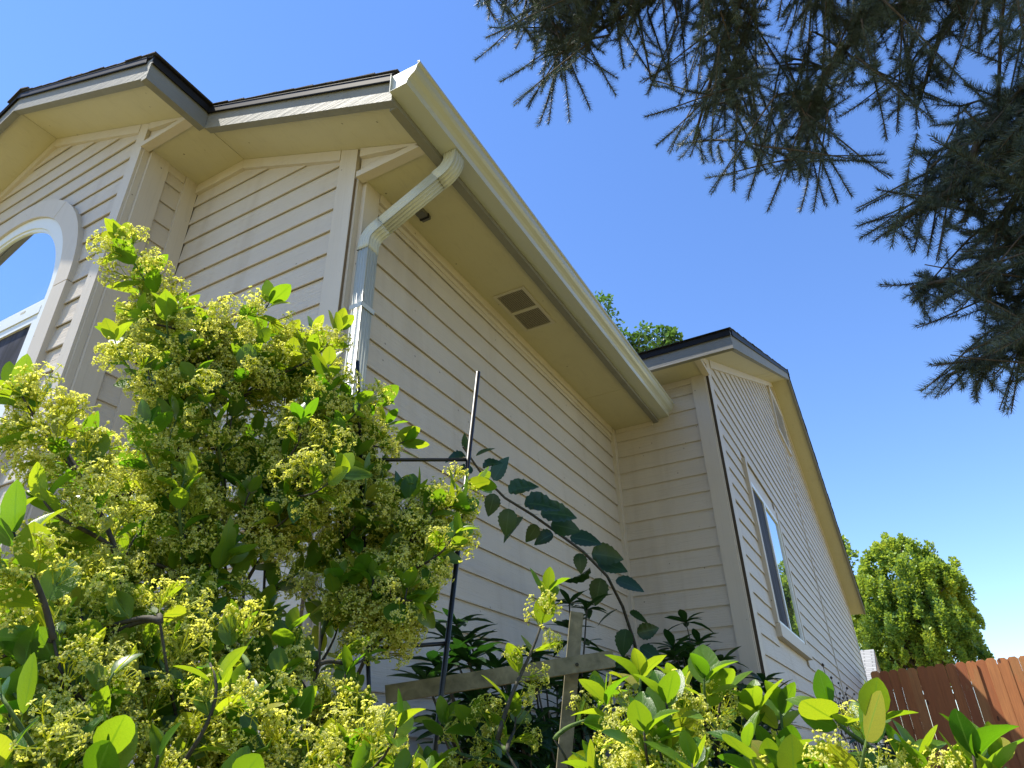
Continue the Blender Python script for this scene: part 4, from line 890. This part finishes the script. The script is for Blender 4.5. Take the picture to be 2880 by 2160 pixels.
xr, zr_, ze_ = rt[0], rt[2], max(ev[2], 1.5)
MB().prism([(xr, NY, ze_), (xr, NY + 3, zr_), (xr, NY + 3, zr_ - 0.12), (xr, NY, ze_ - 0.12)], (-10, 0, 0)).obj('roof', M['lightroof'], nb, False, no)
MB().prism([(xr, NY + 6, ze_), (xr, NY + 3.002, zr_), (xr, NY + 3.002, zr_ - 0.12), (xr, NY + 6, ze_ - 0.12)], (-10, 0, 0)).obj('roof', M['lightroof'], nb, False, no)
MB().prism([(xr - 0.02, NY + 0.4, 0), (xr - 0.02, NY + 5.6, 0), (xr - 0.02, NY + 5.6, ze_ + (zr_ - ze_) * 0.133 - 0.14), (xr - 0.02, NY + 3, zr_ - 0.14), (xr - 0.02, NY + 0.4, ze_ + (zr_ - ze_) * 0.133 - 0.14)], (-9.7, 0, 0)).obj('wall', M['peach'], nb, False, no)
MB().prism([(xr + 0.012, NY, ze_ - 0.03), (xr + 0.012, NY + 3, zr_ - 0.03), (xr + 0.012, NY + 3, zr_ - 0.20), (xr + 0.012, NY, ze_ - 0.20)], (-0.03, 0, 0)).obj('fascia_board', M['peach'], nb, False, no)

# ------------------------------------------------------------------ background trees
def tree_leaf_mat(name, stops, tr, tw=0.35, rough=0.45):
    m = NT(name); v = m.n('Attribute', attribute_name='var').outputs['Fac']; m.P(Base_Color=m.ramp(v, stops), Roughness=rough)
    t = m.n('BsdfTranslucent'); m.set(t.inputs['Color'], (*tr, 1)); mx = m.n('MixShader', Fac=tw)
    m.t.links.new(m.p.outputs[0], mx.inputs[1]); m.t.links.new(t.outputs[0], mx.inputs[2]); m.t.links.new(mx.outputs[0], m.out.inputs['Surface']); return m.m
M['maple'] = tree_leaf_mat('maple_leaves', [(0.0, (0.08, 0.16, 0.035)), (0.45, (0.17, 0.29, 0.05)), (0.72, (0.28, 0.38, 0.05)), (1.0, (0.56, 0.52, 0.035))], (0.48, 0.60, 0.05))
M['poplar'] = tree_leaf_mat('poplar_leaves', [(0.0, (0.04, 0.11, 0.04)), (0.6, (0.12, 0.22, 0.08)), (1.0, (0.34, 0.42, 0.22))], (0.12, 0.25, 0.03), 0.3, 0.25)
TL = (np.array([(0, 0, 0), (-0.42, 0.45, 0.10), (0, 1, -0.12), (0.42, 0.45, 0.10)], float), np.array([(0, 2, 1), (0, 3, 2)]), np.zeros((4, 2)))
def crown(name, center, clumps, per, lsize, mat, parent, off, varf):
    P = []; U = []; va = []
    for c, r, up in clumps:
        q = rng.normal(size=(per, 3)); q /= np.linalg.norm(q, axis=1)[:, None]; rad = rng.random(per) ** 0.45
        P.append(c + q * rad[:, None] * r); U.append(q + up); va.append(np.clip(varf(c) + rng.normal(size=per) * 0.13, 0, 1))
    P = np.concatenate(P); U = np.concatenate(U); va = np.concatenate(va); Ms = []
    for i in range(len(P)):
        d = U[i] + rng.normal(size=3) * 0.6; b = basis(d, np.array([0, 0, 1.0]) + rng.normal(size=3) * 0.5, 0) * lsize * rng.uniform(0.7, 1.25); Ms.append(b)
    V, T, uv, v = merge(TL, Ms, P - off, va); o = link(name, np_mesh(name, V, T, None, v), M[mat], parent); o['kind'] = 'stuff'; return o
TD = 27.0
tc = pt(2585, 1765, TD); txr = abs((pt(2590 + 240, 1760, TD) - tc) @ RT) * 1.0; tzr = (pt(2590, 1480, TD) - tc)[2] * 1.0
tb = np.array([tc[0], tc[1], 0.0]); tree = tag(empty('maple_tree', tb), 'round-crowned green tree with yellow-green patches behind the fence', 'tree')
tk = MB(); tk.tube([(tb[0], tb[1], 0), (tb[0] + .05, tb[1], tc[2] * 0.5), (tb[0], tb[1], tc[2] + 1)], [0.24, 0.18, 0.08], 9); cl = []
pn = rng.random(3) * 10
for i in range(620):
    q = rng.normal(size=3); q /= np.linalg.norm(q); f = rng.random() ** 0.30
    if q[2] < -0.75: continue
    wz = tzr if q[2] > 0 else tzr * 0.75
    c = tc + np.array([q[0] * txr, q[1] * txr, q[2] * wz]) * f * (0.90 + 0.13 * rng.random()) * (1 + 0.07 * math.sin(5 * q[0] + 3 * q[2]))
    cl.append((c, np.array([0.20, 0.20, 0.46]) * rng.uniform(0.55, 1.25) * txr / 2.8, np.array([0, 0, 0.9])))
    if i % 6 == 0: tk.tube([np.array([tb[0], tb[1], max(1.2, c[2] - 1.6)]), (np.array([tb[0], tb[1], c[2] - 0.7]) + c) / 2, c], [0.06, 0.035, 0.012], 5)
tk.obj('trunk', M['trunk'], tree, True, tb)
def mv(c):
    s_ = math.sin(c[0] * 1.9 + 1.1) * math.sin(c[2] * 1.4 + 0.3) + 0.6 * math.sin(c[0] * 3.7 + c[2] * 2.9); return 0.46 + 0.30 * s_
crown('crown', tc, cl, 150, 0.10, 'maple', tree, tb, mv)
# a slimmer conifer-like tree just left of it, behind the eave
t2 = pt(2395, 1640, 29.0); b2 = np.array([t2[0], t2[1], 0.0]); tr2 = tag(empty('background_tree', b2), 'slim green tree top behind the lower end of the gable roof', 'tree')
MB().tube([(b2[0], b2[1], 0), (b2[0], b2[1], t2[2])], [0.16, 0.05], 7).obj('trunk', M['trunk'], tr2, True, b2)
zt2 = pt(2383, 1500, 29.0)[2]; cl = []
for i in range(46):
    f = rng.random() ** 0.7; z = zt2 - 3.6 * f; a = rng.random() * 6.28; r = 0.15 + 0.95 * f; cl.append((np.array([b2[0] + r * math.cos(a) * rng.random(), b2[1] + r * math.sin(a) * rng.random(), z]), np.array([0.24, 0.24, 0.4]), np.array([0, 0, 0.9])))
crown('crown', t2, cl, 80, 0.13, 'maple', tr2, b2, lambda c: 0.35)
# poplar behind the house whose top shows over the roof
PD = 27.0
ptips = [(1690, 855, 34), (1715, 905, 40), (1745, 960, 40), (1700, 930, 40), (1725, 985, 40), (1750, 1005, 32), (1660, 860, 36), (1812, 935, 24), (1822, 975, 38), (1865, 940, 22), (1860, 975, 38), (1890, 945, 18), (1895, 965, 24), (1785, 965, 22), (1800, 1000, 36), (1840, 1000, 40), (1780, 1000, 22), (1640, 900, 50), (1680, 980, 55), (1600, 930, 60), (1760, 1040, 50), (1560, 1000, 70), (1850, 1060, 60), (1650, 1080, 70), (1740, 1120, 70)]
pc = pt(1740, 1060, PD); b3 = np.array([pc[0], pc[1], 0.0]); pop = tag(empty('poplar_tree', b3), 'leafy poplar tops showing over the long gutter and far roof edge', 'tree')
tk = MB(); tk.tube([(b3[0], b3[1], 0), (b3[0], b3[1], pc[2] * 0.6), pc], [0.28, 0.2, 0.07], 8); cl = []
for px, py, r in ptips:
    c = pt(px, py, PD + rng.normal() * 0.4); rr = r / F_PX * PD; cl.append((c, np.array([rr, rr, rr * 1.1]), np.array([0, 0, 0.1]))); tk.tube([pc - np.array([0, 0, 1.5]), (pc + c) / 2 - np.array([0, 0, 0.25]), c], [0.05, 0.03, 0.008], 5)
tk.obj('trunk', M['trunk'], pop, True, b3)
crown('crown', pc, cl, 95, 0.19, 'poplar', pop, b3, lambda c: 0.5)
# ------------------------------------------------------------------ blue spruce overhead at the right
def needle_mat(name):
    m = NT(name); v = m.n('Attribute', attribute_name='var').outputs['Fac']
    m.P(Base_Color=m.ramp(v, [(0.0, (0.055, 0.034, 0.020)), (0.10, (0.075, 0.05, 0.03)), (0.14, (0.026, 0.046, 0.034)), (0.55, (0.062, 0.092, 0.074)), (1.0, (0.18, 0.21, 0.17))]), Roughness=0.5)
    t = m.n('BsdfTranslucent'); m.set(t.inputs['Color'], (0.06, 0.10, 0.05, 1)); mx = m.n('MixShader', Fac=0.18)
    m.t.links.new(m.p.outputs[0], mx.inputs[1]); m.t.links.new(t.outputs[0], mx.inputs[2]); m.t.links.new(mx.outputs[0], m.out.inputs['Surface']); return m.m
M['needle'] = needle_mat('spruce_needles')
def twig_template(seed, n=120, bend=0.0):
    """unit twig along +Y with a brown stem and needles all round, swept forward and up (+Z)"""
    r = np.random.default_rng(seed); V = []; T = []; va = []
    ax = lambda t: np.array([0, t, bend * t * t])
    for i, t in enumerate((0, 0.5, 1.0)):
        w = 0.013 * (1 - 0.4 * t)
        for k in range(3): a = k * 2.094; V.append(ax(t) + (w * math.cos(a), 0, w * math.sin(a))); va.append(0.05)
    for i in range(2):
        for k in range(3):
            q = (3 * i + k, 3 * i + (k + 1) % 3, 3 * i + 3 + (k + 1) % 3, 3 * i + 3 + k); T += [(q[0], q[1], q[2]), (q[0], q[2], q[3])]
    for i in range(n):
        t = 0.02 + 0.98 * (i + r.random()) / n; a = i * 2.39996 + r.normal() * 0.2; e = np.array([math.cos(a), 0, math.sin(a)])
        f = 0.50 + 0.9 * max(0, t - 0.90) * 10; d = nrm(e + np.array([0, f, 0.25]) + r.normal(size=3) * 0.08); L = 0.195 * r.uniform(0.8, 1.12) * (1 - 0.25 * max(0, t - 0.9) * 10)
        p = ax(t) + e * 0.008; s = nrm(np.cross(d, r.normal(size=3))) * 0.0085; tip = p + d * L + np.array([0, 0.012, 0.020]); j = len(V)
        V += [p - s, p + s, tip]; c = r.uniform(0.2, 0.75); va += [c * 0.8 + .1, c * 0.8 + .1, min(1, c + 0.2)]; T += [(j, j + 1, j + 2)]
    return np.array(V), np.array(T), np.array(va)
TW = [twig_template(11, 165, 0.0), twig_template(12, 175, -0.10), twig_template(13, 165, 0.08)]
TW_ME = [np_mesh('twig', V, T, None, va) for V, T, va in TW]
for me in TW_ME: me.materials.append(M['needle'])
sb_ = np.array([3.35, 0.85, 0.0])
spr = tag(empty('spruce_tree', sb_), 'blue-green spruce tree with drooping needled branches hanging over the yard', 'tree')
MB().tube([sb_, sb_ + (0.02, 0, 2.5), sb_ + (0, 0.03, 5.5), sb_ + (0, 0, 9.0)], [0.17, 0.14, 0.09, 0.02], 10).obj('trunk', M['trunk'], spr, True, sb_)
twigs = []
def frond(tip, d, L=0.34, pairs=5, tw=0.125, flat=None):
    d = nrm(d); base = tip - d * L + np.array([0, 0, 0.10 * L]); n = flat if flat is not None else nrm(np.cross(d, rng.normal(size=3)) + np.array([0, 0, 0.25]))
    sd = nrm(np.cross(d, n)); cu = bez(base, base + (tip - base) * 0.35 + np.array([0, 0, 0.04 * L]), tip - d * 0.3 * L, tip, 8)
    up = np.array([0, 0, 1.0]) + rng.normal(size=3) * 0.3
    def tw_(p, dr, l): twigs.append((p, basis(dr, up, rng.normal() * 0.5) * np.array([l * 0.5 + 0.0625, l, l * 0.5 + 0.0625]), int(rng.integers(0, 3))))
    tw_(tip - d * tw, d, tw * 1.0)
    for i in range(2): tw_(tip - d * tw * (1.9 + 0.9 * i), nrm(cu[6] - cu[4]), tw * 0.95)
    for k in range(pairs):
        f = 0.30 + 0.62 * k / pairs
        p = base + (tip - base) * 0 + cu[int(f * 7)] + (cu[min(int(f * 7) + 1, 7)] - cu[int(f * 7)]) * (f * 7 % 1)
        for sg in (-1, 1):
            if rng.random() < 0.12: continue
            dr = nrm(d * 0.75 + sd * sg * rng.uniform(0.55, 0.95) + n * rng.normal() * 0.18 + np.array([0, 0, -0.15])); l = tw * rng.uniform(0.75, 1.15) * (1.15 - 0.35 * f); tw_(p, dr, l)
            if rng.random() < 0.45: tw_(p + dr * l * 0.45, nrm(dr * 0.7 + d * 0.8), l * 0.6)
    return cu
branches = []; grp = []
def scr(a, b, c=0.0): return RT * a + UP * b + FW * c
exp_ = [(1338, 170, -.9, -.5), (1407, 231, -.8, -.5), (1443, 289, -.8, -.5), (1517, 354, -.3, -1), (1545, 347, -.1, -1), (1602, 340, .1, -1), (1660, 304, .4, -1), (1732, 268, .5, -.9), (1736, 220, .7, -.5), (1374, 54, -.1, -1), (1342, 14, -.5, -1), (1754, 195, .1, -1), (1820, 163, .3, -1), (1376, 76, -1, 0), (1367, 105, -.9, -.3), (1480, 300, -.5, -.9),
        (1805, 235, -.9, -.6), (1817, 268, -.5, -1), (1895, 250, .3, -1), (1815, 327, -1, -.2), (1844, 409, -.8, -.6), (1877, 427, -.5, -.8), (1942, 441, -.4, -1), (1996, 427, .0, -1), (1985, 501, -1, 0), (1994, 542, -.6, -.8), (2061, 539, -.1, -1), (2103, 560, -.4, -1), (2158, 593, -.4, -1), (2252, 597, -.1, -1), (2288, 595, -.1, -1), (2319, 579, .1, -1), (2358, 568, .3, -1), (2395, 553, .5, -.9), (2501, 503, .7, -.7), (2492, 459, 1, -.1), (2485, 434, .9, .0), (2496, 394, .3, -1), (2586, 362, 0, -1), (2521, 372, .0, -1), (2626, 336, .8, -.6), (2698, 300, .8, -.4), (2760, 275, .7, -.6)]
for px, py, a, b in exp_:
    hdist = 3.0 + (px - 1350) / 1400 * -0.25 + rng.normal() * 0.12; tip = pt(px, py, hdist); branches.append(frond(tip, scr(a, b, rng.normal() * 0.25), rng.uniform(0.30, 0.42), 5, 0.12))
exp3 = [(2570, 416, -.6, .5), (2709, 307, -.6, .7), (2615, 390, -.6, .6), (2407, 586, -1, -.4), (2467, 532, -1, .2), (2411, 636, -1, -.3), (2416, 672, -.9, -.5), (2456, 679, -.8, -.5), (2507, 694, -.3, -1), (2572, 705, -.3, -1), (2608, 715, -.3, -1), (2633, 733, -.2, -1), (2476, 806, -1, 0), (2559, 849, -.7, -.6), (2572, 773, -.8, .3), (2601, 744, -.9, .2), (2608, 860, -.8, -.4), (2579, 922, -.9, -.3), (2767, 922, -.2, -1), (2745, 943, -1, -.2), (2711, 992, -.9, -.3), (2619, 1030, -1, -.1), (2590, 1101, -.8, -.6), (2655, 1110, -.7, -.7), (2673, 998, -.8, .2), (2731, 1110, -.5, -.8), (2810, 1153, -.5, -.9), (2843, 1165, -.4, -.9), (2690, 880, -.6, -.7), (2790, 1060, -.7, -.6)]
for px, py, a, b in exp3:
    grp.append(len(branches)); tip = pt(px, py, 2.45 + rng.normal() * 0.10); branches.append(frond(tip, scr(a, b, rng.normal() * 0.2), rng.uniform(0.26, 0.36), 4, 0.125))
pI = [(1345, -80), (1375, 60), (1420, 150), (1470, 230), (1540, 270), (1630, 220), (1700, 140), (1790, 130), (1835, 200), (1870, 300), (1930, 380), (2030, 450), (2140, 500), (2300, 510), (2390, 470), (2440, 400), (2440, 300), (2540, 280), (2640, 250), (2720, 210), (2780, 180), (2920, 160), (2920, -80)]
pJ = [(2680, 420), (2740, 350), (2800, 320), (2920, 220), (2920, 1120), (2850, 1100), (2760, 1060), (2700, 1040), (2760, 990), (2800, 930), (2700, 840), (2660, 790), (2720, 720), (2620, 650), (2520, 620), (2560, 560), (2640, 480)]
def fill(poly, n, x0, x1, y0, y1, dist, ds, da, db, J=False):
    c = 0
    while c < n:
        px, py = rng.uniform(x0, x1), rng.uniform(y0, y1)
        if not inside(poly, px, py): continue
        if J: grp.append(len(branches))
        tip = pt(px, py, dist + rng.normal() * ds); branches.append(frond(tip, scr(da + rng.normal() * 0.45, db + rng.normal() * 0.35, rng.normal() * 0.4), rng.uniform(0.28, 0.42), 5, 0.12)); c += 1
fill(pI, 150, 1340, 2920, -80, 520, 3.1, 0.22, -0.15, -0.9)
fill([(1345, -60), (1375, 60), (1420, 150), (1480, 230), (1560, 250), (1640, 200), (1760, 110), (1800, -60)], 40, 1340, 1800, -60, 250, 3.05, 0.15, -0.3, -0.8)
fill(pJ, 95, 2500, 2920, 200, 1120, 2.55, 0.18, -0.8, -0.3, True)
big = [(1200, -700), (3600, -700), (3600, -60), (1360, -60)]
fill(big, 110, 1300, 3500, -700, -60, 3.3, 0.35, -0.2, -0.7)
side_ = [(2930, 100), (3700, 100), (3700, 1100), (2930, 1100)]
fill(side_, 40, 2930, 3700, 100, 1100, 2.8, 0.3, -0.3, -0.8, True)
for i in range(230):                             # the rest of the crown, outside the picture
    h = rng.uniform(2.3, 8.2); rr = (0.5 + 0.5 * rng.random()) * 3.0 * (1 - (h - 2.0) / 7.2) + 0.25; a = rng.random() * 6.283; o_ = np.array([math.cos(a), math.sin(a), 0])
    tip = sb_ + o_ * rr + np.array([0, 0, h]); x, y, z = project(tip)
    if z > 0 and -260 < x < W_PX + 200 and -260 < y < H_PX + 300: continue
    if tip[0] < 0.9: continue
    n0 = len(twigs); frond(tip, o_ + np.array([0, 0, -0.35]), 0.6, 5, 0.21)
    for k in range(3): frond(tip - o_ * 0.35 * (k + 1) + rng.normal(size=3) * 0.12, o_ + np.array([0, 0, -0.5]) + rng.normal(size=3) * 0.4, 0.5, 4, 0.21)
    if i % 3 == 0: MB().tube([sb_ + np.array([0, 0, h + 0.15]), sb_ + o_ * rr * 0.5 + np.array([0, 0, h + 0.15]), tip], [0.03, 0.02, 0.004], 6).obj('branch', M['trunk'], spr, True, sb_)
# limbs from the trunk; every frond joins the nearest limb
limbs = []; lj = []
for pts_, z0 in (([(2900, -60, 3.1), (2500, 20, 3.1), (2330, 180, 3.1), (2250, 480, 3.1)], 3.6), ([(2900, -200, 3.2), (2350, -160, 3.2), (1900, -40, 3.1), (1560, 160, 3.0)], 3.9), ([(2920, 300, 2.7), (2780, 330, 2.6), (2700, 520, 2.5), (2500, 640, 2.45)], 2.9), ([(2950, 620, 2.6), (2850, 680, 2.55), (2700, 780, 2.5), (2560, 810, 2.45)], 2.4), ([(2980, 900, 2.6), (2880, 940, 2.5), (2780, 1000, 2.45), (2660, 1060, 2.45)], 2.1), ([(2900, -150, 3.2), (2750, -60, 3.1), (2650, 80, 3.1), (2580, 300, 3.0)], 3.7), ([(2800, -300, 3.3), (2250, -250, 3.2), (2050, 50, 3.1), (1950, 400, 3.0)], 4.1), ([(2900, -500, 3.4), (2400, -550, 3.4), (1900, -450, 3.3), (1500, -200, 3.2)], 4.6)):
    P = [np.array([sb_[0], sb_[1], z0])] + [pt(*q) for q in pts_]; t = np.linspace(0, len(P) - 1, 30); c = np.array([[np.interp(tt, range(len(P)), [p[k] for p in P]) for k in range(3)] for tt in t])
    for _ in range(2): c[1:-1] = (c[:-2] + 2 * c[1:-1] + c[2:]) / 4
    MB().tube(c, list(np.linspace(0.022, 0.005, 30)), 7).obj('branch', M['trunk'], spr, True, sb_); limbs += list(c[4:]); lj += [z0 < 3.0] * len(c[4:])
limbs = np.array(limbs); lj = np.array(lj); grp = set(grp)
KI = [(1300, -300), (1325, 10), (1345, 40), (1330, 180), (1400, 250), (1440, 305), (1510, 370), (1560, 370), (1615, 350), (1670, 320), (1745, 290), (1760, 225), (1775, 205), (1800, 190), (1800, 245), (1815, 285), (1905, 270), (1800, 335), (1835, 425), (1880, 445), (1945, 460), (1970, 505), (1990, 560), (2110, 575), (2160, 610), (2255, 620), (2300, 615), (2365, 585), (2410, 570), (2515, 515), (2505, 405), (2530, 385), (2590, 375), (2640, 350), (2710, 315), (2775, 290), (3000, 240), (3000, -300)]
KJ = [(3000, 120), (2730, 285), (2690, 315), (2600, 375), (2550, 410), (2560, 470), (2450, 525), (2395, 580), (2400, 690), (2460, 705), (2510, 715), (2640, 755), (2560, 765), (2465, 795), (2468, 820), (2550, 865), (2610, 880), (2570, 930), (2600, 945), (2735, 925), (2730, 950), (2700, 995), (2605, 1020), (2580, 1115), (2660, 1130), (2740, 1130), (2800, 1170), (2850, 1185), (3000, 1185)]
def keep(p):
    x, y, z = project(p)
    return not (z > 0 and -20 < x < W_PX + 20 and -20 < y < H_PX + 20) or inside(KI, x, y) or inside(KJ, x, y)
for bi, cu in enumerate(branches):
    q = cu[0]; w = np.linalg.norm(limbs - q, axis=1) + 0.5 * np.maximum(0, q[2] - limbs[:, 2]) + 9.0 * (lj != (bi in grp)); a = limbs[np.argmin(w)]
    con = bez(a, a + (q - a) * 0.33 + np.array([0, 0, 0.03]), a + (q - a) * 0.70 + np.array([0, 0, 0.03]), q, 6); Lc = np.linalg.norm(q - a)
    if not all(keep(p) for p in con) or not all(keep(p) for p in cu[:7]): continue
    MB().tube(np.concatenate([con, cu[1:]]), list(np.linspace(0.0055, 0.0016, 13)), 5).obj('branchlet', M['trunk'], spr, True, sb_)
    dr0 = nrm(q - a)
    for k in range(int(min(Lc, 0.6) / 0.055)):
        p = q - dr0 * (0.03 + 0.055 * k); sd = nrm(np.cross(dr0, rng.normal(size=3)))
        for sg in (-1, 1):
            d2 = nrm(dr0 * 0.7 + sd * sg * 0.75 + np.array([0, 0, -0.2])); l = 0.12 * rng.uniform(0.8, 1.1); twigs.append((p, basis(d2, np.array([0, 0, 1.0]) + rng.normal(size=3) * 0.3, rng.normal() * 0.5) * np.array([l * 0.5 + 0.0625, l, l * 0.5 + 0.0625]), int(rng.integers(0, 3))))
for i in range(0, len(limbs), 1):                # short twigs clothing the limbs
    for k in range(3):
        d2 = nrm(rng.normal(size=3) + np.array([0, 0, -0.4])); l = 0.11 * rng.uniform(0.8, 1.1); twigs.append((limbs[i], basis(d2, np.array([0, 0, 1.0]) + rng.normal(size=3) * 0.3) * np.array([l * 0.5 + 0.0625, l, l * 0.5 + 0.0625]), int(rng.integers(0, 3))))
twigs = [q for q in twigs if keep(q[0] + q[1][:, 1]) and keep(q[0])]
sc_ = []
for p, Mx, k in twigs:
    x, y, z = project(p); sc_.append(1 / z if 0 < x < W_PX and 0 < y < H_PX and z > 0 else -1)
od = np.argsort(-np.array(sc_))
for i in od[:300]:
    p, Mx, k = twigs[i]; o = link('twig', TW_ME[k], None, spr); o.matrix_local = mat4(Mx, p - sb_)
acc = [[], [], []]; off = 0
for k in range(3):
    sel = [twigs[i] for i in od[300:] if twigs[i][2] == k]; Vt, Tt, va = TW[k]
    V, T, _, _ = merge((Vt, Tt, np.zeros((len(Vt), 2))), [q[1] for q in sel], [q[0] - sb_ for q in sel], np.zeros(len(sel)))
    acc[0].append(V); acc[1].append(T + off); acc[2].append(np.tile(va, len(sel))); off += len(V)
o = link('needle_mass', np_mesh('needle_mass', np.concatenate(acc[0]), np.concatenate(acc[1]), None, np.concatenate(acc[2])), M['needle'], spr); o['kind'] = 'stuff'
